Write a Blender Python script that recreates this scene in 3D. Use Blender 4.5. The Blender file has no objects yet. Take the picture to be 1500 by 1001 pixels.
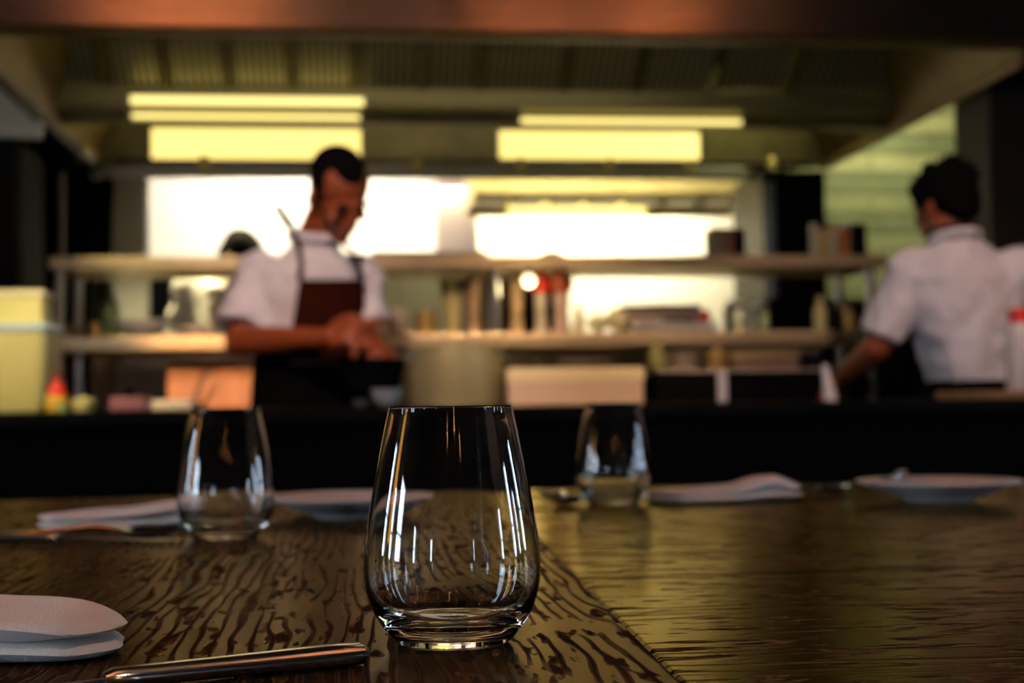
import bpy, bmesh, math, random
from mathutils import Vector, Matrix, noise
random.seed(7)
S = bpy.context.scene
COL = S.collection
PI = math.pi
rad = math.radians

# ---------------------------------------------------------------- camera
TABLE = 0.75
FPX = 2083.0
cam_d = bpy.data.cameras.new('camera')
cam = bpy.data.objects.new('camera', cam_d); COL.objects.link(cam); S.camera = cam
cam_d.sensor_width = 36.0
cam_d.lens = FPX * 36.0 / 1500.0
cam_d.clip_start = 0.02
CAM = Vector((0, 0, TABLE + 0.1165))
YAW, PITCH, ROLL = rad(6.4), math.atan(91.5 / FPX), rad(0.8)
fw = Vector((math.sin(YAW) * math.cos(PITCH), math.cos(YAW) * math.cos(PITCH), math.sin(PITCH)))
rt = fw.cross(Vector((0, 0, 1))).normalized(); up = rt.cross(fw)
rt2 = rt * math.cos(ROLL) - up * math.sin(ROLL)
up2 = rt * math.sin(ROLL) + up * math.cos(ROLL)
cam.matrix_world = Matrix((( rt2.x, up2.x, -fw.x, CAM.x), (rt2.y, up2.y, -fw.y, CAM.y), (rt2.z, up2.z, -fw.z, CAM.z), (0, 0, 0, 1)))
cam_d.dof.use_dof = True
cam_d.dof.focus_distance = 0.66
cam_d.dof.aperture_fstop = 8.0

def ray(px, py):
    return fw + rt2 * ((px - 750) / FPX) + up2 * ((500.5 - py) / FPX)
def at(px, py, Y):                      # the point of the photograph's pixel on the plane y = Y of the room
    d = ray(px, py); return CAM + d * (Y / d.y)
def ground(px, py, z=TABLE):            # the point of that pixel on the level z
    d = ray(px, py); return CAM + d * ((z - CAM.z) / d.z)
def mpp(px, Y): return (at(px + 1, 500, Y) - at(px, 500, Y)).length

# ---------------------------------------------------------------- world, exposure, lights
w = bpy.data.worlds.new('world'); S.world = w; w.use_nodes = True
bg = w.node_tree.nodes['Background']
bg.inputs[0].default_value = (0.62, 0.80, 1.0, 1); bg.inputs[1].default_value = 34.0
S.view_settings.view_transform = 'Standard'
S.view_settings.look = 'None'
S.view_settings.exposure = 0.0
S.view_settings.gamma = 1.0
S.view_settings.use_curve_mapping = False
S.cycles.use_denoising = True
S.cycles.max_bounces = 12
S.cycles.transmission_bounces = 12
S.cycles.glossy_bounces = 6
S.cycles.diffuse_bounces = 4
S.cycles.transparent_max_bounces = 12
S.cycles.sample_clamp_indirect = 8.0
S.cycles.caustics_reflective = False
S.cycles.caustics_refractive = False

def area(name, loc, target, size, power, color, size_y=None, spread=180):
    l = bpy.data.lights.new(name, 'AREA'); l.energy = power; l.color = color
    l.shape = 'RECTANGLE'; l.size = size; l.size_y = size_y or size; l.spread = rad(spread)
    o = bpy.data.objects.new(name, l); COL.objects.link(o); o.location = loc
    o.rotation_euler = (Vector(target) - Vector(loc)).to_track_quat('-Z', 'Y').to_euler()
    return o
def spot(name, loc, target, power, color, angle=60, blend=0.6, radius=0.05):
    l = bpy.data.lights.new(name, 'SPOT'); l.energy = power; l.color = color
    l.spot_size = rad(angle); l.spot_blend = blend; l.shadow_soft_size = radius
    o = bpy.data.objects.new(name, l); COL.objects.link(o); o.location = loc
    o.rotation_euler = (Vector(target) - Vector(loc)).to_track_quat('-Z', 'Y').to_euler()
    return o
WARM = (1.0, 0.66, 0.42)
KIT = (1.0, 0.86, 0.42)
# back kitchen: a ceiling fitting for its white wall, then two added fill lights
area('back_kitchen_lamp_a', (-0.30, 8.5, 2.80), (-0.30, 9.3, 1.6), 0.8, 62, (1.0, 0.90, 0.74), 0.5)
area('back_wall_fill', (1.35, 9.02, 2.25), (1.35, 9.36, 1.3), 1.9, 60, (1.0, 0.88, 0.55), 0.12)  # added light hidden behind the second hood, whitens the far wall
area('second_hood_fill', (1.3, 7.5, 2.85), (1.3, 8.3, 2.0), 1.4, 60, (1.0, 0.84, 0.36), 0.2)  # added light to brighten the second hood's front plate
# under the canopy: light thrown down on the range by the luminaires
area('canopy_lamp_a', (-0.75, 6.60, 2.05), (-0.75, 6.45, 0), 1.0, 34, KIT, 0.2, 110)
area('filter_fill', (-0.1, 4.62, 2.5), (-0.1, 5.7, 2.1), 3.0, 3.8, (1.0, 0.90, 0.62), 0.08)  # added fill light for the filter fronts, no fitting stands there
area('canopy_lamp_b', (1.2, 6.60, 2.05), (1.2, 6.45, 0), 1.0, 20, KIT, 0.2, 110)
# right-hand tiled bay
area('bay_lamp', (2.3, 6.5, 2.85), (2.4, 7.2, 1.2), 0.8, 22, (1.0, 0.98, 0.46), 0.2)
# dining side: spots over the pass, some of them added fill
spot('pass_spot_a', (-0.40, 1.8, 2.80), (-0.22, 4.2, 1.12), 235, (1.0, 0.70, 0.60), 34, 0.8, 0.06)
spot('pass_spot_b', (1.7, 1.8, 2.80), (1.75, 4.1, 1.15), 140, (1.0, 0.70, 0.60), 33, 0.8, 0.06)
spot('bin_fill_spot', (-1.05, 2.2, 2.60), (-0.84, 3.55, 1.02), 210, (1.0, 0.86, 0.44), 26, 0.8, 0.05)  # fill light added to brighten the cream bin
spot('board_fill_spot', (-0.72, 2.6, 1.95), (-0.53, 5.2, 0.93), 230, (1.0, 0.54, 0.26), 10, 0.6, 0.05)  # fill light without a fitting, added for the wooden board
spot('shelf_fill_spot', (-1.3, 2.6, 2.70), at(235, 386, 5.0), 120, (1.0, 0.84, 0.40), 13, 0.8, 0.05)  # fill light added for the left part of the upper shelf
spot('pass_spot_e', (0.7, 2.4, 2.70), (0.75, 4.9, 0.95), 240, (1.0, 0.66, 0.40), 26, 0.8, 0.05)
spot('table_spot', (0.1, -0.3, 2.75), (0.1, 1.3, 0.75), 26, (1.0, 0.74, 0.62), 62, 0.8, 0.05)

# ---------------------------------------------------------------- materials
MATS = {}
def mat(name, color, rough=0.5, metal=0.0, emit=None, estr=1.0, trans=0.0, ior=1.5, nscale=0, namp=0.0, bump=0.0, bscale=60, coat=0.0, aniso=None, spec=0.5):
    if name in MATS: return MATS[name]
    m = bpy.data.materials.new(name); m.use_nodes = True
    nt = m.node_tree; b = nt.nodes['Principled BSDF']
    b.inputs['Base Color'].default_value = (*color, 1); b.inputs['Roughness'].default_value = rough
    b.inputs['Metallic'].default_value = metal; b.inputs['Transmission Weight'].default_value = trans
    b.inputs['IOR'].default_value = ior; b.inputs['Coat Weight'].default_value = coat
    b.inputs['Specular IOR Level'].default_value = spec
    tc = nt.nodes.new('ShaderNodeTexCoord')
    if emit:
        b.inputs['Emission Color'].default_value = (*emit, 1); b.inputs['Emission Strength'].default_value = estr
    if nscale:
        mp = nt.nodes.new('ShaderNodeMapping'); nt.links.new(tc.outputs['Object'], mp.inputs[0])
        if aniso: mp.inputs['Scale'].default_value = aniso
        n = nt.nodes.new('ShaderNodeTexNoise'); n.inputs['Scale'].default_value = nscale; n.inputs['Detail'].default_value = 4
        nt.links.new(mp.outputs[0], n.inputs['Vector'])
        r = nt.nodes.new('ShaderNodeValToRGB')
        r.color_ramp.elements[0].position = 0.3; r.color_ramp.elements[1].position = 0.7
        r.color_ramp.elements[0].color = (*[c * (1 - namp) for c in color], 1)
        r.color_ramp.elements[1].color = (*[min(1, c * (1 + namp)) for c in color], 1)
        nt.links.new(n.outputs[0], r.inputs[0]); nt.links.new(r.outputs[0], b.inputs['Base Color'])
    if bump:
        n2 = nt.nodes.new('ShaderNodeTexNoise'); n2.inputs['Scale'].default_value = bscale
        mp2 = nt.nodes.new('ShaderNodeMapping'); nt.links.new(tc.outputs['Object'], mp2.inputs[0])
        if aniso: mp2.inputs['Scale'].default_value = aniso
        nt.links.new(mp2.outputs[0], n2.inputs['Vector'])
        bp = nt.nodes.new('ShaderNodeBump'); bp.inputs['Strength'].default_value = bump; bp.inputs['Distance'].default_value = 0.004
        nt.links.new(n2.outputs[0], bp.inputs['Height']); nt.links.new(bp.outputs[0], b.inputs['Normal'])
    MATS[name] = m; return m

def wood_table(name, along, rough=0.3, spec=0.3, dark=1.0, b0=0.42, wsc=36, wd=16, tint=(1, 1, 1)):
    m = bpy.data.materials.new(name); m.use_nodes = True
    nt = m.node_tree; b = nt.nodes['Principled BSDF']; L = nt.links.new; N = nt.nodes.new
    tc = N('ShaderNodeTexCoord'); oi = N('ShaderNodeObjectInfo')
    off = N('ShaderNodeVectorMath'); off.operation = 'MULTIPLY_ADD'
    cmb = N('ShaderNodeCombineXYZ')
    for k in range(3): L(oi.outputs['Random'], cmb.inputs[k])
    off.inputs[1].default_value = (3.1, 5.7, 2.3)
    L(cmb.outputs[0], off.inputs[0]); L(tc.outputs['Object'], off.inputs[2])
    mp = N('ShaderNodeMapping'); L(off.outputs[0], mp.inputs[0])
    mp.inputs['Rotation'].default_value = (0, 0, 0 if along == 'y' else rad(90))
    st = N('ShaderNodeMapping'); st.inputs['Scale'].default_value = (1, 0.16, 1); L(mp.outputs[0], st.inputs[0])
    wv = N('ShaderNodeTexWave'); wv.wave_type = 'BANDS'; wv.bands_direction = 'X'; wv.wave_profile = 'SIN'
    wv.inputs['Scale'].default_value = wsc; wv.inputs['Distortion'].default_value = wd
    wv.inputs['Detail'].default_value = 2.5; wv.inputs['Detail Scale'].default_value = 0.55; wv.inputs['Detail Roughness'].default_value = 0.55
    L(st.outputs[0], wv.inputs['Vector'])
    gr = N('ShaderNodeValToRGB'); gr.color_ramp.elements[0].position = 0.0; gr.color_ramp.elements[1].position = 0.26
    L(wv.outputs['Fac'], gr.inputs[0])
    brk = N('ShaderNodeTexNoise'); brk.inputs['Scale'].default_value = 26; brk.inputs['Detail'].default_value = 3
    st2 = N('ShaderNodeMapping'); st2.inputs['Scale'].default_value = (1, 0.35, 1); L(mp.outputs[0], st2.inputs[0]); L(st2.outputs[0], brk.inputs['Vector'])
    br = N('ShaderNodeValToRGB'); br.color_ramp.elements[0].position = b0; br.color_ramp.elements[1].position = b0 + 0.16
    L(brk.outputs[0], br.inputs[0])
    mx = N('ShaderNodeMath'); mx.operation = 'MAXIMUM'; 
    pit = N('ShaderNodeTexNoise'); pit.inputs['Scale'].default_value = 120; pit.inputs['Detail'].default_value = 2
    st4 = N('ShaderNodeMapping'); st4.inputs['Scale'].default_value = (1, 0.22, 1); L(mp.outputs[0], st4.inputs[0]); L(st4.outputs[0], pit.inputs['Vector'])
    pr = N('ShaderNodeValToRGB'); pr.color_ramp.elements[0].position = 0.34; pr.color_ramp.elements[1].position = 0.43
    L(pit.outputs[0], pr.inputs[0])
    m0 = N('ShaderNodeMath'); m0.operation = 'MAXIMUM'; L(gr.outputs[0], m0.inputs[0]); L(br.outputs[0], m0.inputs[1])
    mx.operation = 'MULTIPLY'; L(m0.outputs[0], mx.inputs[0]); L(pr.outputs[0], mx.inputs[1])
    fine = N('ShaderNodeTexNoise'); fine.inputs['Scale'].default_value = 260; fine.inputs['Detail'].default_value = 3
    st3 = N('ShaderNodeMapping'); st3.inputs['Scale'].default_value = (1, 0.06, 1); L(mp.outputs[0], st3.inputs[0]); L(st3.outputs[0], fine.inputs['Vector'])
    big = N('ShaderNodeTexNoise'); big.inputs['Scale'].default_value = 6; big.inputs['Detail'].default_value = 4
    L(st2.outputs[0], big.inputs['Vector'])
    c1 = N('ShaderNodeValToRGB')
    c1.color_ramp.elements[0].color = (0.026 * dark, 0.013 * dark, 0.007 * dark, 1); c1.color_ramp.elements[1].color = (0.075 * dark, 0.040 * dark, 0.018 * dark, 1)
    c1.color_ramp.elements[0].position = 0.3; c1.color_ramp.elements[1].position = 0.7
    L(big.outputs[0], c1.inputs[0])
    cm = N('ShaderNodeMixRGB'); cm.inputs[1].default_value = (0.008, 0.005, 0.004, 1)
    L(mx.outputs[0], cm.inputs[0]); L(c1.outputs[0], cm.inputs[2]); L(cm.outputs[0], b.inputs['Base Color'])
    h = N('ShaderNodeMath'); h.operation = 'MULTIPLY_ADD'; h.inputs[1].default_value = 0.16
    L(fine.outputs[0], h.inputs[0]); L(mx.outputs[0], h.inputs[2])
    bp = N('ShaderNodeBump'); bp.inputs['Strength'].default_value = 0.45; bp.inputs['Distance'].default_value = 0.0012
    L(h.outputs[0], bp.inputs['Height']); L(bp.outputs[0], b.inputs['Normal'])
    rr = N('ShaderNodeMapRange'); rr.inputs['From Min'].default_value = 0; rr.inputs['From Max'].default_value = 1
    rr.inputs['To Min'].default_value = 0.75; rr.inputs['To Max'].default_value = rough
    L(mx.outputs[0], rr.inputs['Value']); L(rr.outputs[0], b.inputs['Roughness'])
    b.inputs['Specular IOR Level'].default_value = 0.0
    gl = N('ShaderNodeBsdfGlossy'); gl.inputs['Color'].default_value = (*tint, 1)
    L(rr.outputs[0], gl.inputs['Roughness']); L(bp.outputs[0], gl.inputs['Normal'])
    fr = N('ShaderNodeFresnel'); fr.inputs['IOR'].default_value = spec; L(bp.outputs[0], fr.inputs['Normal'])
    kf = N('ShaderNodeMath'); kf.operation = 'MULTIPLY_ADD'; kf.inputs[1].default_value = 0.88; kf.inputs[2].default_value = 0.12; L(mx.outputs[0], kf.inputs[0])
    kg = N('ShaderNodeMath'); kg.operation = 'MULTIPLY'; L(kf.outputs[0], kg.inputs[0]); L(fr.outputs[0], kg.inputs[1])
    ms = N('ShaderNodeMixShader'); L(kg.outputs[0], ms.inputs[0]); L(b.outputs[0], ms.inputs[1]); L(gl.outputs[0], ms.inputs[2])
    L(ms.outputs[0], nt.nodes['Material Output'].inputs['Surface'])
    return m

STEEL = mat('brushed_steel', (0.52, 0.50, 0.45), 0.28, 1.0, nscale=40, namp=0.12, aniso=(0.2, 1, 6))
STEEL_D = mat('dull_steel', (0.34, 0.31, 0.25), 0.38, 1.0, nscale=30, namp=0.2)
SHELF_M = mat('shelf_steel', (0.60, 0.46, 0.27), 0.34, 0.85, nscale=30, namp=0.12)
FASCIA = mat('canopy_fascia_steel', (0.62, 0.50, 0.43), 0.20, 1.0, nscale=14, namp=0.16, aniso=(0.6, 1, 9), bump=0.05, bscale=8)
CHROME = mat('polished_cutlery_steel', (0.80, 0.80, 0.80), 0.16, 1.0)
BLACK = mat('matt_black', (0.003, 0.003, 0.003), 0.8, spec=0.03)
BLACK_G = mat('satin_black', (0.004, 0.004, 0.005), 0.45, spec=0.10)
NAVY = mat('dark_navy_panel', (0.008, 0.010, 0.022), 0.5, spec=0.2)
BLACK_CLOTH = mat('black_cloth', (0.0025, 0.0022, 0.0022), 0.95, bump=0.2, bscale=400, spec=0.05)
WHITE_WALL = mat('white_kitchen_wall', (0.82, 0.79, 0.74), 0.6, nscale=3, namp=0.04)
GREY_WALL = mat('grey_kitchen_wall', (0.42, 0.41, 0.40), 0.6, nscale=4, namp=0.06)
FALLOFF_PINK = mat('falloff_pink_wall', (0.40, 0.33, 0.32), 0.6, nscale=4, namp=0.05)
DARK_CEIL = mat('dark_ceiling', (0.020, 0.016, 0.014), 0.8)
CEIL_PANEL = mat('dark_wall_paint', (0.022, 0.020, 0.019), 0.7)
FLOOR_M = mat('dark_floor', (0.03, 0.026, 0.022), 0.5, nscale=12, namp=0.2)
GREEN_TILE = mat('pale_green_tile', (0.46, 0.47, 0.33), 0.35, nscale=7, namp=0.12)
TILES = [GREEN_TILE, mat('dull_green_tile', (0.32, 0.35, 0.25), 0.35, nscale=7, namp=0.12), mat('light_green_tile', (0.58, 0.57, 0.38), 0.35, nscale=7, namp=0.12)]
LINEN = mat('white_linen', (0.86, 0.82, 0.79), 0.9, bump=0.25, bscale=900)
CHINA = mat('white_china', (0.72, 0.68, 0.64), 0.25, nscale=15, namp=0.03)
SHIRT = mat('white_chef_shirt', (0.70, 0.66, 0.67), 0.9, bump=0.2, bscale=600, nscale=10, namp=0.04)
SKIN = mat('skin', (0.26, 0.054, 0.011), 0.5, nscale=25, namp=0.12)
LIPS = mat('lip_skin', (0.14, 0.035, 0.02), 0.5)
EYE = mat('eye', (0.04, 0.03, 0.025), 0.3)
HAIR = mat('black_hair', (0.0025, 0.002, 0.002), 0.85, bump=0.6, bscale=220, spec=0.05)
APRON_B = mat('brown_apron_leather', (0.030, 0.0055, 0.0015), 0.8, nscale=20, namp=0.2, spec=0.05)
CREAM = mat('cream_plastic', (0.76, 0.66, 0.27), 0.4, nscale=6, namp=0.06)
CREAM_W = mat('ivory_enamel', (0.78, 0.66, 0.46), 0.4)
PINK_P = mat('pink_plastic', (0.42, 0.15, 0.18), 0.5)
RED_P = mat('red_plastic', (0.75, 0.03, 0.015), 0.4)
RED_D = mat('dull_red_lacquer', (0.40, 0.06, 0.02), 0.5)
YEL_P = mat('mustard_yellow_sauce', (0.75, 0.42, 0.03), 0.4)
GRN_P = mat('pale_green_plastic', (0.45, 0.55, 0.20), 0.5)
GOLD = mat('gold_tin', (0.62, 0.42, 0.14), 0.35, 0.7)
ORANGE_P = mat('orange_label', (0.70, 0.22, 0.05), 0.5)
BOARD = mat('pale_wooden_board', (0.62, 0.27, 0.10), 0.55, nscale=18, namp=0.14, aniso=(1, 1, 0.15))
BOARD_D = mat('brown_wooden_board', (0.40, 0.20, 0.07), 0.6, nscale=18, namp=0.2, aniso=(0.15, 1, 1))
TAN = mat('tan_pepper_mill_wood', (0.40, 0.24, 0.12), 0.5, nscale=20, namp=0.15)
POTM = mat('stockpot_aluminium', (0.46, 0.43, 0.24), 0.40, 0.45, nscale=10, namp=0.15, aniso=(1, 1, 0.1))
JAR = mat('jar_glass', (0.75, 0.78, 0.66), 0.12, trans=0.6)
GLASS = mat('clear_glass', (1, 1, 1), 0.0, trans=1.0, ior=1.5)
GLOW_E = mat('glow_strip', (0.9, 0.9, 0.8), 0.4, emit=(1.0, 0.80, 0.24), estr=1.7)  # glow of the canopy's reflection strips and the second hood's lens
LENS_E = mat('luminaire_lens', (0.9, 0.9, 0.8), 0.4, emit=(1.0, 0.76, 0.20), estr=1.6)
BULB_E = mat('glowing_bulb', (0.9, 0.9, 0.8), 0.4, emit=(1.0, 0.84, 0.40), estr=2.5)
FILA_E = mat('glowing_filament', (0.9, 0.6, 0.3), 0.4, emit=(1.0, 0.42, 0.12), estr=60)
TOWEL = mat('pale_yellow_towel', (0.66, 0.62, 0.30), 0.9)
BLUE_W = mat('lid_blue_highlight', (0.50, 0.62, 0.75), 0.3)  # lid colour stands for a bluish highlight
FOOD = mat('pale_cauliflower', (0.80, 0.74, 0.46), 0.8, bump=0.6, bscale=60)
BRASS = mat('yellow_brass', (0.85, 0.72, 0.26), 0.35, 0.6)
PANE = bpy.data.materials.new('window_pane'); PANE.use_nodes = True
_n = PANE.node_tree; _n.nodes.remove(_n.nodes['Principled BSDF'])
_f = _n.nodes.new('ShaderNodeFresnel'); _t = _n.nodes.new('ShaderNodeBsdfTransparent'); _g = _n.nodes.new('ShaderNodeBsdfGlossy'); _g.inputs['Roughness'].default_value = 0.02
_m = _n.nodes.new('ShaderNodeMixShader'); _n.links.new(_f.outputs[0], _m.inputs[0]); _n.links.new(_t.outputs[0], _m.inputs[1]); _n.links.new(_g.outputs[0], _m.inputs[2])
_n.links.new(_m.outputs[0], _n.nodes['Material Output'].inputs[0])
WOOD_Y = wood_table('dark_brushed_wood_lengthwise', 'y', 0.24, 1.34, 0.34, 0.47, tint=(0.38, 0.29, 0.18))
WOOD_X = wood_table('dark_brushed_wood_crosswise', 'x', 0.18, 1.27, 0.35, 0.34, 26, 34, tint=(0.66, 0.54, 0.27))

# ---------------------------------------------------------------- mesh helpers
class MB:
    def __init__(s): s.v = []; s.f = []
    def add(s, vs, fs):
        k = len(s.v); s.v += [tuple(p) for p in vs]; s.f += [tuple(i + k for i in f) for f in fs]; return s
    def box(s, x0, x1, y0, y1, z0, z1, b=0.0):
        if b <= 0:
            vs = [(x, y, z) for x in (x0, x1) for y in (y0, y1) for z in (z0, z1)]
            return s.add(vs, [(0, 1, 3, 2), (4, 6, 7, 5), (0, 4, 5, 1), (2, 3, 7, 6), (0, 2, 6, 4), (1, 5, 7, 3)])
        bm = bmesh.new(); bmesh.ops.create_cube(bm, size=1)
        for v in bm.verts:
            v.co = Vector(((x0 + x1) / 2 + v.co.x * (x1 - x0), (y0 + y1) / 2 + v.co.y * (y1 - y0), (z0 + z1) / 2 + v.co.z * (z1 - z0)))
        bmesh.ops.bevel(bm, geom=list(bm.edges), offset=b, segments=2, affect='EDGES', profile=0.6)
        bm.verts.index_update()
        s.add([v.co[:] for v in bm.verts], [[v.index for v in f.verts] for f in bm.faces]); bm.free(); return s
    def lathe(s, prof, n=32, c=(0, 0, 0), cap=True, sx=1, sy=1):
        vs = []; fs = []; m = len(prof)
        for i in range(n):
            a = 2 * PI * i / n
            for r, z in prof: vs.append((c[0] + r * math.cos(a) * sx, c[1] + r * math.sin(a) * sy, c[2] + z))
        for i in range(n):
            j = (i + 1) % n
            for k in range(m - 1): fs.append((i * m + k, j * m + k, j * m + k + 1, i * m + k + 1))
        if cap:
            if prof[0][0] > 1e-6: fs.append(tuple(i * m for i in reversed(range(n))))
            if prof[-1][0] > 1e-6: fs.append(tuple(i * m + m - 1 for i in range(n)))
        return s.add(vs, fs)
    def tube(s, pts, r, n=10, flat=None):
        pts = [Vector(p) for p in pts]; R = r if isinstance(r, (list, tuple)) else [r] * len(pts)
        vs = []; fs = []; prev = None
        for i, p in enumerate(pts):
            t = (pts[min(i + 1, len(pts) - 1)] - pts[max(i - 1, 0)]).normalized()
            if prev is None:
                a = t.cross(Vector((0, 0, 1)))
                if a.length < 1e-3: a = t.cross(Vector((1, 0, 0)))
                a.normalize()
            else: a = (prev - t * prev.dot(t)).normalized()
            prev = a; b2 = t.cross(a)
            for k in range(n):
                q = 2 * PI * k / n
                vs.append(p + a * (math.cos(q) * R[i]) + b2 * (math.sin(q) * R[i] * (flat or 1)))
        for i in range(len(pts) - 1):
            for k in range(n):
                k2 = (k + 1) % n
                fs.append((i * n + k, i * n + k2, (i + 1) * n + k2, (i + 1) * n + k))
        fs.append(tuple(reversed(range(n)))); fs.append(tuple((len(pts) - 1) * n + k for k in range(n)))
        return s.add(vs, fs)
    def loft(s, secs, n=20, right=Vector((1, 0, 0)), front=Vector((0, -1, 0)), e=2.0):
        vs = []; fs = []
        for c, rx, ry in secs:
            for k in range(n):
                q = 2 * PI * k / n; cx, sy_ = math.cos(q), math.sin(q)
                x = math.copysign(abs(cx) ** (2 / e), cx); y = math.copysign(abs(sy_) ** (2 / e), sy_)
                vs.append(Vector(c) + right * (x * rx) + front * (y * ry))
        m = len(secs)
        for i in range(m - 1):
            for k in range(n):
                k2 = (k + 1) % n; fs.append((i * n + k, i * n + k2, (i + 1) * n + k2, (i + 1) * n + k))
        fs.append(tuple(reversed(range(n)))); fs.append(tuple((m - 1) * n + k for k in range(n)))
        return s.add(vs, fs)
    def ball(s, c, r, rot=None, n=16, m=10):
        r = r if isinstance(r, (list, tuple)) else (r, r, r)
        vs = []; fs = []
        M = rot or Matrix.Identity(3)
        for i in range(m + 1):
            th = PI * i / m
            for k in range(n):
                q = 2 * PI * k / n
                vs.append(Vector(c) + M @ Vector((r[0] * math.sin(th) * math.cos(q), r[1] * math.sin(th) * math.sin(q), r[2] * math.cos(th))))
        for i in range(m):
            for k in range(n):
                k2 = (k + 1) % n; fs.append((i * n + k, (i + 1) * n + k, (i + 1) * n + k2, i * n + k2))
        return s.add(vs, fs)
    def capsule(s, a, ra, b, rb, n=14):
        a, b = Vector(a), Vector(b); t = (b - a).normalized()
        pts = []; rr = []
        for k in range(1, 6): q = PI / 2 * k / 5; pts.append(a - t * ra * math.cos(q)); rr.append(ra * math.sin(q))
        for k in range(1, 4): pts.append(a.lerp(b, k / 4)); rr.append(ra + (rb - ra) * k / 4)
        for k in range(5): q = PI / 2 * k / 5; pts.append(b + t * rb * math.sin(q)); rr.append(rb * math.cos(q))
        return s.tube(pts, rr, n)
    def move(s, off):
        s.v = [tuple(Vector(p) - Vector(off)) for p in s.v]; return s
    def mesh(s, name, fix=True):
        me = bpy.data.meshes.new(name); me.from_pydata(s.v, [], s.f)
        bm = bmesh.new(); bm.from_mesh(me); bmesh.ops.remove_doubles(bm, verts=bm.verts, dist=1e-6)
        if fix: bmesh.ops.recalc_face_normals(bm, faces=bm.faces)
        bm.to_mesh(me); bm.free(); return me
    def build(s, name, m, parent=None, smooth=True, loc=None):
        me = s.mesh(name); return link(name, me, m, parent, smooth, loc)

def link(name, me, m, parent=None, smooth=True, loc=None):
    o = bpy.data.objects.new(name, me); COL.objects.link(o)
    if m and not me.materials: me.materials.append(m)
    if smooth:
        me.shade_smooth(); me.set_sharp_from_angle(angle=rad(38))
    if parent: o.parent = parent
    if loc is not None: o.location = loc
    return o
def tag(o, label, cat, group=None, kind=None):
    o['label'] = label; o['category'] = cat
    if group: o['group'] = group
    if kind: o['kind'] = kind
    return o
def thing(name, label, cat, loc=(0, 0, 0), rz=0.0, group=None):
    o = bpy.data.objects.new(name, None); COL.objects.link(o); o.empty_display_size = 0.05
    o.location = loc; o.rotation_euler = (0, 0, rz); return tag(o, label, cat, group)
def struct(name, mb, m, parent=None, label=None):
    o = mb.build(name, m, parent, smooth=False)
    if not parent: o['kind'] = 'structure'; o['label'] = label or name.replace('_', ' '); o['category'] = 'structure'
    return o
def copy_tree(o, parent=None):
    c = o.copy(); COL.objects.link(c)
    if parent: c.parent = parent
    for ch in list(o.children): copy_tree(ch, c)
    return c

# ---------------------------------------------------------------- the setting
XL, XR, YF, YB, ZC = -3.4, 3.9, -2.6, 9.4, 2.95
def setting(name, mb, m, label):
    o = mb.build(name, m, None, smooth=False); o['kind'] = 'structure'; o['label'] = label; return o
setting('floor', MB().box(XL, XR, YF, YB, -0.1, 0), FLOOR_M, 'dark floor running from dining room to kitchen')
setting('ceiling', MB().box(XL, XR, YF, YB, ZC, ZC + 0.1), DARK_CEIL, 'dark ceiling above the canopy and the table')
setting('wall_back', MB().box(XL, XR, YB, YB + 0.1, 0, ZC), WHITE_WALL, 'bright white far wall of the back kitchen')
# walls with window openings
def wall_with_windows(name, axis, c, lo, hi, wins, label):
    mb = MB(); th = 0.12
    def bx(a, b, za, zb):
        if axis == 'x': mb.box(min(c, c + th * (1 if c > 0 else -1)), max(c, c + th * (1 if c > 0 else -1)), a, b, za, zb)
        else: mb.box(a, b, c - th, c, za, zb)
    p = lo
    for a, b, z0, z1 in wins: bx(p, a, 0, ZC); bx(a, b, 0, z0); bx(a, b, z1, ZC); p = b
    bx(p, hi, 0, ZC)
    setting(name, mb, CEIL_PANEL, label)
WIN_L = [(-1.95, -1.65, .85, 1.62), (-0.22, 0.30, .80, 1.70), (0.75, 0.95, .80, 1.55), (1.55, 1.80, .80, 1.7)]
WIN_R = [(-1.25, -1.0, .85, 1.70), (0.34, 0.58, .80, 1.75), (1.0, 1.15, .80, 1.5), (1.75, 2.0, .80, 1.7)]
WIN_F = [(-2.1, -1.85, .95, 1.45), (1.5, 1.62, .95, 1.4)]
wall_with_windows('wall_left', 'x', XL, YF, YB, WIN_L, 'dark left wall with narrow dining windows')
wall_with_windows('wall_right', 'x', XR, YF, YB, WIN_R, 'dark right wall with narrow dining windows')
wall_with_windows('wall_front', 'y', YF, XL, XR, WIN_F, 'dark wall behind the dining table')
wi = 0
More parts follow.
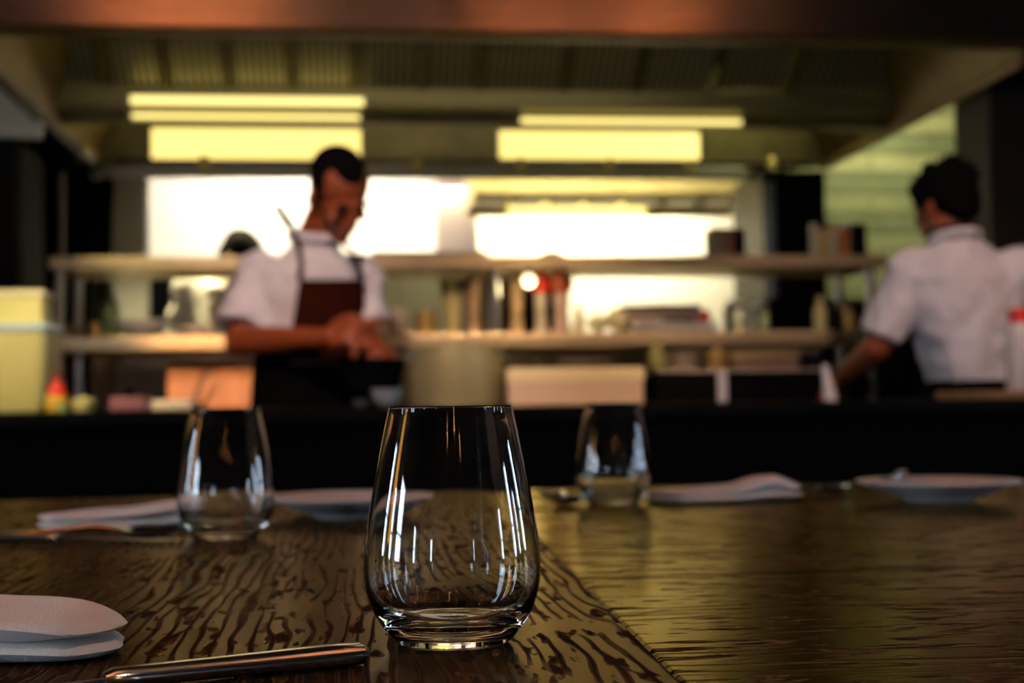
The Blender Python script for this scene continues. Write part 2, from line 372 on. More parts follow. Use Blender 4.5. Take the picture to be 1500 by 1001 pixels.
for axis, c, wins in (('x', XL, WIN_L), ('x', XR, WIN_R), ('y', YF, WIN_F)):
    for a, b, z0, z1 in wins:
        wi += 1
        sg = 1 if (axis == 'x' and c > 0) else -1
        pl = c + sg * 0.06; zm = (z0 + z1) / 2
        fr = MB(); t = 0.025
        def bx(mb, u0, u1, za, zb, d):
            if axis == 'x': mb.box(pl - d, pl + d, u0, u1, za, zb)
            else: mb.box(u0, u1, pl - d, pl + d, za, zb)
            return mb
        bx(fr, a, a + t, z0, z1, 0.025); bx(fr, b - t, b, z0, z1, 0.025)
        bx(fr, a + t, b - t, z0, z0 + t, 0.025); bx(fr, a + t, b - t, z1 - t, z1, 0.025); bx(fr, a + t, b - t, zm - .012, zm + .012, 0.025)
        o = setting('window_%d' % wi, fr, BLACK_G, 'narrow dining window letting in daylight')
        bx(MB(), a + t, b - t, z0 + t, zm - .012, 0.003).build('pane', PANE, o, smooth=False); bx(MB(), a + t, b - t, zm + .012, z1 - t, 0.003).build('pane', PANE, o, smooth=False)
        l = bpy.data.lights.new('window_portal', 'AREA'); l.shape = 'RECTANGLE'; l.size = b - a; l.size_y = z1 - z0; l.cycles.is_portal = True
        lo_ = bpy.data.objects.new('window_portal', l); COL.objects.link(lo_)
        lo_.location = Vector((c, (a + b) / 2, zm)) if axis == 'x' else Vector(((a + b) / 2, c, zm))
        inn = Vector((-sg, 0, 0)) if axis == 'x' else Vector((0, 1, 0))
        lo_.rotation_euler = inn.to_track_quat('-Z', 'Z').to_euler()

# partition between the range kitchen and the bright back kitchen, with its wide pass opening
YP = 7.2
xa, xb_ = at(214, 300, YP).x, at(1092, 300, YP).x
xr0, xr1 = at(1112, 300, YP).x, XR
zt = at(700, 247, YP).z
part_mb = MB()
part_mb.box(at(160, 300, YP).x, xa, YP, YP + 0.12, 0, ZC)
part_mb.box(xb_, xr0, YP, YP + 0.12, 0, ZC)
part_mb.box(xa, xb_, YP, YP + 0.12, zt, ZC)
part_mb.box(xa, xb_, YP, YP + 0.12, 0, 1.0)
setting('wall_partition', part_mb, GREY_WALL, 'grey partition wall with a wide opening to the back kitchen')
# dark left return
setting('wall_kitchen_left', MB().box(XL, at(160, 300, YP).x, YP, YP + 0.12, 0, ZC), NAVY, 'black wall at the left of the opening')
# right bay wall of long pale tiles
bay = setting('wall_bay', MB().box(xr0, XR, YP + 0.02, YP + 0.12, 0, ZC), mat('tile_grout', (0.10, 0.12, 0.08), 0.8), 'greenish tiled wall in the bay at the right')
tile_me = None
zz = 0.9; row = 0
while zz < 2.85:
    h = 0.105
    x = xr0 + (0.0 if row % 2 else -0.25)
    while x < XR - 0.02:
        x0, x1 = max(x, xr0) + 0.004, min(x + 0.6, XR) - 0.004
        if x1 - x0 > 0.03:
            pr = random.uniform(0, 0.006)
            o = MB().box(x0, x1, YP - 0.012 - pr, YP + 0.02, zz + 0.004, zz + h - 0.004).build('tile', TILES[(row * 7 + row // 3) % 3], bay, smooth=False)
        x += 0.6
    zz += h; row += 1
# wall stub at the far right edge and the left upper grey panel
px0 = at(1452, 300, 4.9).x
setting('pillar', MB().box(px0, px0 + 0.5, 4.9, 5.2, 0, ZC, 0.01), mat('dark_brown_pillar', (0.03, 0.018, 0.012), 0.7), 'dark brown pillar at the right edge of the kitchen')
pale = at(0, 150, 5.6)
setting('wall_panel', MB().box(XL, at(58, 180, 5.6).x, 5.6, 5.66, at(30, 201, 5.6).z, ZC), mat('grey_upper_panel', (0.75, 0.75, 0.80), 0.6), 'plain grey panel high on the left beside the canopy')

# back-kitchen side partition beside the second hood, its pink-grey standing for fading light
setting('wall_falloff', MB().box(at(640, 300, 9.0).x, at(700, 300, 9.0).x, 9.0, 9.39, 0, ZC), FALLOFF_PINK, 'pier in the back kitchen, coloured pinkish for the light falling off')

# ---------------------------------------------------------------- dining table
tb = thing('dining_table', 'dark brown dining table with deep open grain under the glasses', 'table', (0, 0, 0))
TY0, TY1, TX0, TX1 = 0.28, 1.93, -1.15, 1.5
j0 = ground(823, 824); j1 = ground(1000, 1001)
def joint_x(y): return j1.x + (j0.x - j1.x) * (y - j1.y) / (j0.y - j1.y)
def plank(poly, m, dz=0.0):
    mb = MB(); n = len(poly); th = 0.045; b = 0.0012
    c = sum((Vector((*p, 0)) for p in poly), Vector()) / n
    ins = [(Vector((*p, 0)) + (c - Vector((*p, 0))).normalized() * b * 1.4) for p in poly]
    vs = [(p[0], p[1], -th) for p in poly] + [(p[0], p[1], -b) for p in poly] + [(p.x, p.y, 0) for p in ins]
    fs = [tuple(reversed(range(n))), tuple(range(2 * n, 3 * n))]
    for a in (0, n):
        for k in range(n): k2 = (k + 1) % n; fs.append((a + k, a + k2, a + n + k2, a + n + k))
    mb.add(vs, fs).move((c.x, c.y, 0))
    return mb.build('plank', m, tb, smooth=False, loc=(c.x, c.y, TABLE + dz))
g = 0.0006
for k, (u0, u1) in enumerate(((-0.62, 0.0), (-1.2, -0.62))):
    def px_(y, u): return max(TX0, joint_x(y) + u)
    plank([(px_(TY0, u0) + g, TY0), (px_(TY0, u1) - g, TY0), (px_(TY1, u1) - g, TY1), (px_(TY1, u0) + g, TY1)], WOOD_Y, -0.0003 * k)
ys = [TY0, 0.60, 0.945, 1.27, 1.60, TY1]
for k in range(5):
    a, b = ys[k] + g, ys[k + 1] - g
    plank([(joint_x(a) + g, a), (TX1, a), (TX1, b), (joint_x(b) + g, b)], WOOD_X, -0.0004 * (k % 2))
for x in (TX0 + 0.08, TX1 - 0.08):
    for y in (TY0 + 0.08, TY1 - 0.08):
        MB().box(x - 0.035, x + 0.035, y - 0.035, y + 0.035, 0, TABLE - 0.0454, 0.004).build('leg', WOOD_Y, tb, smooth=False)
ap = MB()
ap.box(TX0 + 0.115, TX1 - 0.115, TY0 + 0.06, TY0 + 0.085, TABLE - 0.125, TABLE - 0.0454); ap.box(TX0 + 0.115, TX1 - 0.115, TY1 - 0.085, TY1 - 0.06, TABLE - 0.125, TABLE - 0.0454)
ap.build('apron_rail', WOOD_X, tb, smooth=False)

# ---------------------------------------------------------------- glasses
HG = 0.1155
outer = [(0.0, 0.0015), (0.018, 0.0012), (0.0245, 0.0), (0.0275, 0.0006), (0.0300, 0.0030), (0.0345, 0.0085), (0.0385, 0.0150), (0.0412, 0.0220), (0.0428, 0.0290), (0.0434, 0.0360),
         (0.0431, 0.0440), (0.0420, 0.0540), (0.0402, 0.0660), (0.0379, 0.0790), (0.0354, 0.0920), (0.0327, 0.1050), (0.0305, 0.1146)]
inner = [(0.0297, 0.1150), (0.0294, 0.1140), (0.0315, 0.1045), (0.0342, 0.0915), (0.0367, 0.0785), (0.0390, 0.0655), (0.0408, 0.0535), (0.0418, 0.0440), (0.0420, 0.0365),
         (0.0412, 0.0290), (0.0391, 0.0220), (0.0352, 0.0160), (0.0295, 0.0120), (0.0215, 0.0098), (0.0120, 0.0090), (0.0, 0.0088)]
def smooth_prof(p, n):
    out = []
    for i in range(len(p) - 1):
        p0, p1, p2, p3 = p[max(i - 1, 0)], p[i], p[i + 1], p[min(i + 2, len(p) - 1)]
        for k in range(n):
            t = k / n
            out.append(tuple(0.5 * ((2 * p1[d]) + (-p0[d] + p2[d]) * t + (2 * p0[d] - 5 * p1[d] + 4 * p2[d] - p3[d]) * t * t + (-p0[d] + 3 * p1[d] - 3 * p2[d] + p3[d]) * t ** 3) for d in (0, 1)))
    out.append(p[-1]); return [(max(0, r), z) for r, z in out]
gprof = smooth_prof(outer + [(0.0302, 0.1155)] + inner, 3)
gm = MB().lathe(gprof, 96, cap=False).mesh('water_glass')
for px, py, lab in ((664, 948, 'large empty clear tumbler standing nearest the front of the table'),
                    (331, 795, 'empty clear tumbler on the table before the crumpled left napkin and the knife'),
                    (899, 745, 'empty clear tumbler at the end of the long folded napkin, farthest from the camera')):
    p = ground(px, py - 6)
    o = link('water_glass', gm, GLASS, None, True, (p.x, p.y, TABLE + 0.0004))
    tag(o, lab, 'glass', 'tumblers on the table')

# ---------------------------------------------------------------- napkins
def napkin(w, d, h, prof, label, loc, rz, seed=0, layers=2):
    t = thing('napkin', label, 'napkin', loc, rz, 'white linen napkins')
    for k in range(layers):
        nx, ny = 40, 22; vs = []; fs = []
        sh = 1 - 0.02 * k
        z0 = h * k / layers; z1 = h * (k + 0.98) / layers
        def P(i, j, top):
            u, v = i / nx * 2 - 1, j / ny * 2 - 1
            f = prof((u + 1) / 2)
            # superellipse edge
            e = max(0.0, 1 - (abs(u) ** 7 + abs(v) ** 5 - abs(u) ** 7 * abs(v) ** 5 * .6))
            th = (z1 - z0) * e ** 0.5
            zm = (z0 + z1) / 2
            wob = noise.noise(Vector((u * 1.5 + seed, v * 1.2, k * 0.7))) * 0.18 * h * (0.4 + k * 0.4)
            z = (zm + (th / 2 if top else -th / 2)) * f + (wob if (top or k) else 0) * min(1, e * 2)
            ex = noise.noise(Vector((v * 1.1 + seed * 2, k * 1.3, 5))) * 0.05 * w
            u, v = u * math.sqrt(1 - .38 * v * v), v * math.sqrt(1 - .30 * u * u)
            return (u * w / 2 * sh + ex * (1 if u > 0 else .6), v * d / 2 * sh + noise.noise(Vector((u * 1.3, seed, k))) * 0.05 * d, max(0.0003, z))
        for top in (0, 1):
            for i in range(nx + 1):
                for j in range(ny + 1): vs.append(P(i, j, top))
        N = (nx + 1) * (ny + 1)
        for i in range(nx):
            for j in range(ny):
                a = i * (ny + 1) + j
                fs.append((a, a + 1, a + ny + 2, a + ny + 1)); fs.append((N + a, N + a + ny + 1, N + a + ny + 2, N + a + 1))
        rim = [i * (ny + 1) for i in range(nx + 1)] + [nx * (ny + 1) + j for j in range(1, ny + 1)] + [i * (ny + 1) + ny for i in range(nx - 1, -1, -1)] + [j for j in range(ny - 1, 0, -1)]
        for q in range(len(rim)):
            a, b = rim[q], rim[(q + 1) % len(rim)]; fs.append((a, b, N + b, N + a))
        MB().add(vs, fs).build('fold', LINEN, t)
    return t
p = ground(-42, 975); napkin(0.135, 0.075, 0.024, lambda u: 1.1 - 0.35 * u ** 3, 'folded white napkin cut by the corner nearest the camera, by the foremost knife', (p.x, p.y + 0.03, TABLE), rad(-12), 1, 2)
p = ground(165, 776); napkin(0.160, 0.10, 0.020, lambda u: 0.75 + 0.55 * u ** 2, 'crumpled white napkin behind the twin cutlery and partly behind a tumbler', (p.x, p.y + 0.045, TABLE), rad(6), 4)
p = ground(1072, 735); napkin(0.195, 0.09, 0.020, lambda u: 0.72 + 0.62 * math.exp(-((u - 0.78) / 0.16) ** 2) + 0.1 * u, 'long folded white napkin on the far side of the table beside the farthest tumbler', (p.x, p.y + 0.03, TABLE), rad(4), 9)

# ---------------------------------------------------------------- plates and cutlery
def plate(label, loc, R=0.09):
    t = thing('side_plate', label, 'plate', loc, 0, 'white side plates')
    k = R / 0.09
    pr = [(0, 0.004), (0.030, 0.004), (0.032, 0.0), (0.036, 0.0), (0.040, 0.004), (0.060, 0.010), (0.088, 0.0205), (0.090, 0.022), (0.0885, 0.0233), (0.086, 0.0228), (0.060, 0.0150), (0.045, 0.0085), (0.036, 0.0066), (0, 0.0066)]
    MB().lathe([(r * k, z) for r, z in pr], 64, cap=False).build('dish', CHINA, t); return t
def ctr_at(px, py, zrim, depth_off=0.0):
    p = ground(px, py, TABLE + zrim); return Vector((p.x, p.y + depth_off, TABLE))
pl1 = ctr_at(508, 727, 0.022); plate('white side plate with a spoon before it, behind the nearest tumbler', pl1, 0.088)
pl2 = ctr_at(1374, 704, 0.0225); plate('white side plate with a butter knife across its rim, at the table end', pl2, 0.092)

def knife(label, tip, end, group='table cutlery', zoff=0.0, pitch=0.0, sc=1.0):
    tip, end = Vector(tip), Vector(end); L = (tip - end).length; ang = math.atan2(tip.y - end.y, tip.x - end.x)
    t = thing('table_knife', label, 'knife', (end.x, end.y, TABLE + zoff), ang, group)
    t.rotation_euler = (0, -pitch, ang)
    R, F = Vector((0, 1, 0)), Vector((0, 0, 1)); hz = 0.0045
    hs = [(0, .003, .002), (.004, .0075, .0042), (.02, .0085, .0044), (L * .25, .0072, .0040), (L * .4, .0060, .0038), (L * .44, .0058, .0036), (L * .455, .0045, .0022)]
    hz *= .5 + .5 * sc
    MB().loft([((x, 0, hz), a * sc, b * (.5 + .5 * sc)) for x, a, b in hs], 20, R, F, 2.4).build('handle', CHROME, t)
    bs = [(L * .45, .0050, .0018), (L * .50, .0075, .0012), (L * .7, .0098, .0010), (L * .86, .0098, .0009), (L * .95, .0070, .0008), (L * .985, .004, .0007), (L, .001, .0005)]
    MB().loft([((x, 0.001 if x > L * .6 else 0, hz - .0015), a, b) for x, a, b in bs], 20, R, F, 1.6).build('blade', CHROME, t)
    return t
def fork(label, tip, end, group='table cutlery'):
    tip, end = Vector(tip), Vector(end); L = (tip - end).length; ang = math.atan2(tip.y - end.y, tip.x - end.x)
    t = thing('table_fork', label, 'fork', (end.x, end.y, TABLE), ang, group)
    R, F = Vector((0, 1, 0)), Vector((0, 0, 1))
    hs = [(0, .004, .0012, .003), (.01, .009, .0018, .003), (L * .3, .006, .002, .005), (L * .6, .0034, .0022, .010), (L * .68, .006, .0016, .009), (L * .74, .011, .0012, .006), (L * .78, .0115, .0012, .004)]
    MB().loft([((x, 0, z), a, b) for x, a, b, z in hs], 16, R, F).build('handle', CHROME, t)
    for k in range(4):
        y = (k - 1.5) * 0.0064
        MB().tube([(L * .77, y, .0042), (L * .85, y, .0026), (L * .95, y, .005), (L, y, .008)], [.0020, .0018, .0014, .0006], 8).build('tine', CHROME, t)
    return t
def spoon(label, bowl, end, group='table cutlery'):
    bowl, end = Vector(bowl), Vector(end); L = (bowl - end).length; ang = math.atan2(bowl.y - end.y, bowl.x - end.x)
    t = thing('table_spoon', label, 'spoon', (end.x, end.y, TABLE), ang, group)
    R, F = Vector((0, 1, 0)), Vector((0, 0, 1))
    hs = [(0, .004, .0012, .003), (.01, .0085, .0018, .003), (L * .35, .006, .002, .006), (L * .62, .0034, .0022, .0125), (L * .70, .0035, .0018, .010)]
    MB().loft([((x, 0, z), a, b) for x, a, b, z in hs], 16, R, F).build('handle', CHROME, t)
    n, m = 28, 7; vs = []; fs = []
    cx, a, b, dp = L * .70 + .027, .030, .020, .0085
    for side in (0, 1):
        for i in range(m + 1):
            r = i / m
            for k in range(n):
                q = 2 * PI * k / n
                vs.append((cx + a * r * math.cos(q), b * r * math.sin(q) * (1 - .12 * math.cos(q)), .0012 + dp * r ** 2 + (.001 if side else -.0)))
    for side in (0, 1):
        o_ = side * (m + 1) * n
        for i in range(m):
            for k in range(n):
                k2 = (k + 1) % n; fs.append((o_ + i * n + k, o_ + i * n + k2, o_ + (i + 1) * n + k2, o_ + (i + 1) * n + k))
    for k in range(n):
        k2 = (k + 1) % n; fs.append((m * n + k, m * n + k2, (2 * m + 1) * n + k2, (2 * m + 1) * n + k))
    MB().add(vs, fs).build('bowl', CHROME, t); return t
knife('polished table knife lying foremost on the table, handle end by the nearest tumbler', ground(-420, 1075), ground(538, 972), sc=1.25)
knife('polished table knife lying before the crumpled napkin, in front of a fork', ground(268, 797), ground(-60, 795))
fork('polished fork lying behind the knife at the crumpled napkin', ground(262, 786), ground(-40, 789))
spoon('polished spoon in front of the side plate that has no butter knife', ground(452, 757), ground(600, 728))
spoon('polished spoon with its bowl by the farthest tumbler', ground(846, 746), ground(796, 723))
spoon('polished spoon lying between the long napkin and the far side plate', ground(1214, 724), ground(1300, 718))
bk = knife('small butter knife resting on the rim of the far side plate', pl2 + Vector((-0.075, -0.035, 0)), pl2 + Vector((-0.005, 0.09, 0)), 'table cutlery', 0.0225)

# ---------------------------------------------------------------- serving counter (black front)
CT = 0.862
c = thing('serving_counter', 'long black serving counter between the table and the cooks', 'counter', (0.3, 3.2, 0))
MB().box(-2.4, 2.5, 0, 0.55, 0.08, CT - 0.03, 0.004).build('body', BLACK, c, smooth=False)
MB().box(-2.45, 2.55, -0.03, 0.58, CT - 0.03, CT, 0.004).build('worktop', BLACK_G, c, smooth=False)
MB().box(-2.35, 2.45, 0.03, 0.5, 0, 0.08).build('plinth', BLACK, c, smooth=False)

# ---------------------------------------------------------------- cooking range behind the cooks
SY = 5.05
z_lo_t, z_up_t = at(640, 490, SY).z, at(640, 375, SY).z
RY0, RY1 = 4.75, 5.7
rg = thing('cooking_range', 'long black range under the shelf rack behind the cooks', 'range', (0, 0, 0))
xl, xr = at(60, 560, RY0).x, at(1330, 560, RY0).x
MB().box(xl, xr, RY0, RY1, 0.1, CT - 0.03, 0.005).build('body', BLACK, rg, smooth=False)
MB().box(xl - 0.01, xr + 0.01, RY0 - 0.02, RY1, CT - 0.03, CT - 0.004, 0.004).build('worktop', STEEL_D, rg, smooth=False)
MB().box(xl + .05, xr - .05, RY0 + .05, RY1 - .05, 0, 0.1).build('plinth', BLACK, rg, smooth=False)
sb = thing('splashback', 'brown-grey steel splashback standing at the rear of the range below the lower shelf', 'splashback', (0, 0, 0))
MB().box(xl, xr, RY1 - 0.04, RY1, CT - 0.0035, 1.13).build('sheet', mat('brown_range_steel', (0.17, 0.135, 0.10), 0.5, 0.4, nscale=5, namp=0.3), sb, smooth=False)  # brown-grey steel of random tone
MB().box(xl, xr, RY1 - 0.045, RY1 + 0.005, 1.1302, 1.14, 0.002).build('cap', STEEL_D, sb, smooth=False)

# ---------------------------------------------------------------- two-tier shelf rack
SY = 5.05
z_lo_t, z_up_t = at(640, 490, SY).z, at(640, 375, SY).z
rk = thing('shelf_rack', 'two-tier steel shelf rack standing above the range behind the cooks', 'shelf', (0, 0, 0))
sx0, sx1 = at(72, 385, SY).x, at(1300, 385, SY).x
th_up, th_lo = 18 * mpp(700, SY), 19 * mpp(700, SY)
MB().box(sx0, sx1, SY, SY + 0.42, z_up_t - th_up, z_up_t, 0.004).build('upper_shelf', SHELF_M, rk, smooth=False)
MB().box(at(74, 500, SY).x, at(1262, 500, SY).x, SY - 0.03, SY + 0.42, z_lo_t - th_lo, z_lo_t, 0.004).build('lower_shelf', SHELF_M, rk, smooth=False)
for px in (84, 728, 1280):
    x = at(px, 440, SY).x
    for y in (SY + 0.04, SY + 0.38):
        MB().tube([(x, y, CT - 0.0035), (x, y, z_up_t - th_up)], 0.017, 12).build('post', STEEL, rk)

# ---------------------------------------------------------------- extraction canopy
hd = thing('extraction_canopy', 'wide steel extraction canopy hanging over the whole kitchen with filters and lit panels', 'canopy', (0, 0, 0))
HY0, HY1 = 4.5, 6.95
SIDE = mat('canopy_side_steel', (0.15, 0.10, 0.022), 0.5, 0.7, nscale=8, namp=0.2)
zf = at(750, 55, HY0).z
hx0, hx1 = -1.95, 1.66
MB().box(hx0 - 0.5, hx1 + 0.7, HY0 - 0.04, HY0, zf, ZC - 0.002, 0.003).build('fascia', FASCIA, hd, smooth=False)
MB().box(hx0 - 0.5, hx1 + 0.7, HY0 - 0.055, HY0 + 0.02, zf - 0.012, zf + 0.008, 0.003).build('drip_edge', SIDE, hd, smooth=False)
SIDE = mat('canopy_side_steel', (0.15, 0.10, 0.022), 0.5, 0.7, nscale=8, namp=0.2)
zl = at(140, 247, HY1).z
# side skirts, each a thin sloping plate, with a rolled lower edge
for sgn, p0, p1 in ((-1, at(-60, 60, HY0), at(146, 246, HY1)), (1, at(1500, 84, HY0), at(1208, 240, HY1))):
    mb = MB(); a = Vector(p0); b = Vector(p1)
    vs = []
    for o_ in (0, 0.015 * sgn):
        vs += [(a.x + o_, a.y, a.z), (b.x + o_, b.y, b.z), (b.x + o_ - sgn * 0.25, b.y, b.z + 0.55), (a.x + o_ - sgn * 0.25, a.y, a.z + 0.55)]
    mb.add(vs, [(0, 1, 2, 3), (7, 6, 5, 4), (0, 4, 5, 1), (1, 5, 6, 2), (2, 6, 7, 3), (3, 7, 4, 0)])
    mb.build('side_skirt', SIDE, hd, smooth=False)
    MB().tube([a + Vector((0, 0, -0.012)), b + Vector((0, 0, -0.012))], 0.022, 10).build('skirt_edge', mat('lit_edge_steel', (0.30, 0.20, 0.09), 0.5, 0.6) if sgn > 0 else BLACK_G, hd)  # lit look in the colour: right edge pale, left one black as silhouette
# roof of the canopy
MB().box(hx0 - 0.3, hx1 + 0.3, HY0, HY1, 2.62, 2.66).build('roof', STEEL_D, hd, smooth=False)
# baffle filters
FY0, FY1 = 5.55, 5.80
FILT = mat('filter_steel', (0.42, 0.39, 0.28), 0.5, 0.6, nscale=6, namp=0.25)
FILT_D = mat('filter_frame_dark', (0.12, 0.10, 0.05), 0.5, 0.8)
edges = [30, 158, 246, 338, 430, 522, 616, 700, 824, 930, 1040, 1150, 1318]
zft, zfb = at(700, 52, FY0).z, at(700, 133, FY1).z
for k in range(len(edges) - 1):
    x0 = at(edges[k], 95, FY1).x + 0.006; x1 = at(edges[k + 1], 95, FY1).x - 0.006
    mb = MB()
    def quad_bar(mb, xa, xb2, ta, tb_, d0, d1):
        pts = []
        for t in (ta, tb_):
            y = FY0 + (FY1 - FY0) * t; z = zft + (zfb - zft) * t
            for x in (xa, xb2):
                for d in (d0, d1): pts.append((x, y - d * 0.5, z - d * 0.6))
        mb.add(pts, [(0, 1, 3, 2), (4, 6, 7, 5), (0, 4, 5, 1), (2, 3, 7, 6), (0, 2, 6, 4), (1, 5, 7, 3)])
    quad_bar(mb, x0, x0 + 0.012, 0, 1, 0, 0.03); quad_bar(mb, x1 - 0.012, x1, 0, 1, 0, 0.03)
    quad_bar(mb, x0 + 0.012, x1 - 0.012, 0, 0.04, 0, 0.03); quad_bar(mb, x0 + 0.012, x1 - 0.012, 0.96, 1, 0, 0.03)
    quad_bar(mb, x0 + 0.012, x1 - 0.012, 0.04, 0.96, -0.02, -0.015)
    f = mb.build('baffle_filter', FILT_D, hd, smooth=False)
    n = max(5, int((x1 - x0) / 0.034))
    sm = None
    for q in range(n):
        xc = x0 + 0.02 + (x1 - x0 - 0.04) * (q + 0.5) / n
        if sm is None:
            m2 = MB(); quad_bar(m2, -0.008, 0.008, 0.04, 0.96, -0.005, 0.014); sm = m2.mesh('slat')
        o = link('slat', sm, FILT, f, False, (xc, 0, 0))
# gutters below the filters, back plate and lip
gx0, gx1 = at(70, 150, FY1).x, at(1330, 150, FY1).x
MB().box(gx0, gx1, FY1 - 0.03, FY1 + 0.1, at(700, 160, FY1).z, at(700, 133, FY1).z, 0.004).build('gutter', mat('polished_gutter', (0.30, 0.26, 0.13), 0.5, 0.9, nscale=10, namp=0.15, aniso=(.2, 1, 1)), hd, smooth=False)
MB().box(gx0, gx1, FY1 + 0.12, FY1 + 0.2, at(700, 182, FY1 + .12).z, at(700, 162, FY1 + .12).z, 0.004).build('gutter', MATS['polished_gutter'], hd, smooth=False)
MB().box(at(110, 200, HY1).x, at(1205, 200, HY1).x, HY1 - 0.02, HY1, at(700, 244, HY1).z, 2.62).build('back_plate', mat('canopy_back_steel', (0.30, 0.25, 0.12), 0.4, 0.8, nscale=6, namp=0.3), hd, smooth=False)
MB().box(at(135, 250, HY1).x, at(1095, 250, HY1).x, HY1 - 0.05, HY1, at(700, 264, HY1).z, at(700, 247, HY1).z, 0.006).build('lip', mat('lip_steel', (0.55, 0.53, 0.46), 0.4, 0.8), hd, smooth=False)
# lamps of the canopy, and glowing strips standing for their reflections in the steel
def reflection_strip(px0, px1, py, Y, r=0.017):
    a, b = at(px0, py, Y), at(px1, py, Y); z = (a.z + b.z) / 2; a.z = b.z = z
    t = MB().tube([a + Vector((0.02, 0, 0)), b - Vector((0.02, 0, 0))], r, 14).build('glow_strip', GLOW_E, hd)
    MB().tube([a, a + Vector((0.02, 0, 0))], r * 1.05, 12).build('strip_cap', STEEL, t); MB().tube([b - Vector((0.02, 0, 0)), b], r * 1.05, 12).build('strip_cap', STEEL, t)
reflection_strip(184, 540, 148, FY1 - 0.06, 0.016); reflection_strip(186, 534, 171, FY1 + 0.095, 0.010); reflection_strip(756, 1092, 178, FY1 + 0.095, 0.011)
for (a0, a1, b0, b1) in ((222, 528, 190, 232), (732, 1024, 194, 232)):
    A, B = at(a0, b1, HY1 - 0.08), at(a1, b0, HY1 - 0.08)
    fr = MB(); t = 0.012
    fr.box(A.x - t, B.x + t, HY1 - 0.075, HY1 - 0.021, A.z - t, B.z + t, 0.004)
    f = fr.build('luminaire_housing', STEEL_D, hd, smooth=False)
    MB().box(A.x, B.x, HY1 - 0.083, HY1 - 0.0755, A.z, B.z, 0.003).build('luminaire_lens', LENS_E, f, smooth=False)
# hook rail along the back lip
RYY = HY1 - 0.14
rl = thing('hook_rail', 'steel hook rail along the back lip of the canopy with brass hooks', 'rail', (0, 0, 0))
za = at(700, 239, RYY).z
MB().tube([(at(170, 240, RYY).x, RYY, za), (at(1190, 240, RYY).x, RYY, za)], 0.010, 10).build('rail', BLACK_G, rl)
for px, py in ((300, 237), (612, 236), (762, 236), (893, 237), (1010, 238), (1129, 239)):
    p = at(px, py, RYY); p.z = za
    mb = MB(); pts = [p + Vector((0, 0, 0.02)), p + Vector((0, -0.016, 0.012)), p + Vector((0, -0.02, -0.01)), p + Vector((0, -0.016, -0.03)), p + Vector((0, -0.035, -0.045)), p + Vector((0, -0.055, -0.03))]
    mb.tube(pts, 0.008, 8); mb.ball(p + Vector((0, -0.022, 0.0)), (0.028, 0.024, 0.030))
    mb.build('hook', BRASS, rl)
for px in (612, 775 + 250):
    p = at(px, 238, RYY)
for px in (200, 1170):
    p = at(px, 240, RYY); MB().box(p.x - .01, p.x + .01, RYY, HY1 - 0.052, za - .01, za + .01).build('bracket', STEEL_D, rl, smooth=False)

# ---------------------------------------------------------------- back kitchen: second hood, cupboards
h2 = thing('second_hood', 'smaller yellow-lit steel hood seen through the opening in the back kitchen', 'canopy', (0, 0, 0))
A0, A1 = at(694, 312, 8.3), at(1050, 334, 8.3); T0, T1 = at(700, 262, 8.3), at(1110, 262, 8.3)
H2M = mat('second_hood_steel', (0.62, 0.54, 0.34), 0.4, 0.6, nscale=6, namp=0.15)
def bar(mb, p, q, t=0.03, d=0.1):
    p, q = Vector(p), Vector(q)
    mb.box(min(p.x, q.x), max(p.x, q.x) + 0.0001, p.y, p.y + d, min(p.z, q.z), max(p.z, q.z) + t)
X0, X1 = at(694, 300, 8.3).x, at(1105, 300, 8.3).x
MB().box(X0, X1, 8.28, 8.30, at(900, 283, 8.3).z, ZC - .001).build('front_plate', H2M, h2, smooth=False)
MB().box(X0, X1, 8.9, 8.92, at(900, 318, 8.9).z, at(900, 262, 8.9).z + 0.3).build('back_plate', H2M, h2, smooth=False)
MB().box(X0 - 0.02, X0, 8.28, 8.92, at(700, 300, 8.3).z, 2.5).build('side_plate', H2M, h2, smooth=False)
MB().box(X1, X1 + 0.02, 8.28, 8.92, at(1090, 296, 8.3).z, 2.5).build('side_plate', H2M, h2, smooth=False)
MB().box(X0, X1, 8.28, 8.92, 2.5, 2.52).build('roof', H2M, h2, smooth=False)
mb = MB()
q0, q1 = at(745, 297, 8.88), at(945, 317, 8.88)
MB().box(q0.x, q1.x, 8.86, 8.899, q1.z, q0.z, 0.004).build('luminaire_lens', GLOW_E, h2, smooth=False)
for k in range(7):
    x = X0 + (X1 - X0) * (k + 0.5) / 7
    MB().box(x - 0.09, x + 0.09, 8.5, 8.8, 2.1, 2.12, 0.004).build('filter_panel', FILT, h2, smooth=False)
def cupboard(name, px0, px1, pytop, Y, m, label, d=0.4):
    a, b = at(px0, pytop, Y), at(px1, pytop, Y)
    t = thing(name, label, 'cupboard', ((a.x + b.x) / 2, Y, 0)); w_ = (b.x - a.x) / 2
    MB().box(-w_, w_, 0, d, 0, a.z, 0.006).build('body', m, t, smooth=False)
    for s in (-1, 1):
        dd = MB().box(min(0.004 * s, s * (w_ - 0.01)), max(0.004 * s, s * (w_ - 0.01)), -0.02, -0.001, 0.1, a.z - 0.02, 0.004).build('door', m, t, smooth=False)
        MB().tube([(s * 0.04, -0.035, a.z * .55), (s * 0.04, -0.035, a.z * .7)], 0.006, 8).build('handle', STEEL_D, dd)
    return t
cupboard('tall_cupboard', 200, 470, 386, 7.75, NAVY, 'dark navy cupboard behind the stooping cook')
cupboard('tall_cupboard', 472, 690, 388, 7.8, GREY_WALL, 'grey cupboard seen between the shelves beside the standing cook')
cupboard('tall_cupboard', 692, 832, 388, 7.75, BLACK_G, 'black cupboard seen behind the pepper mills')
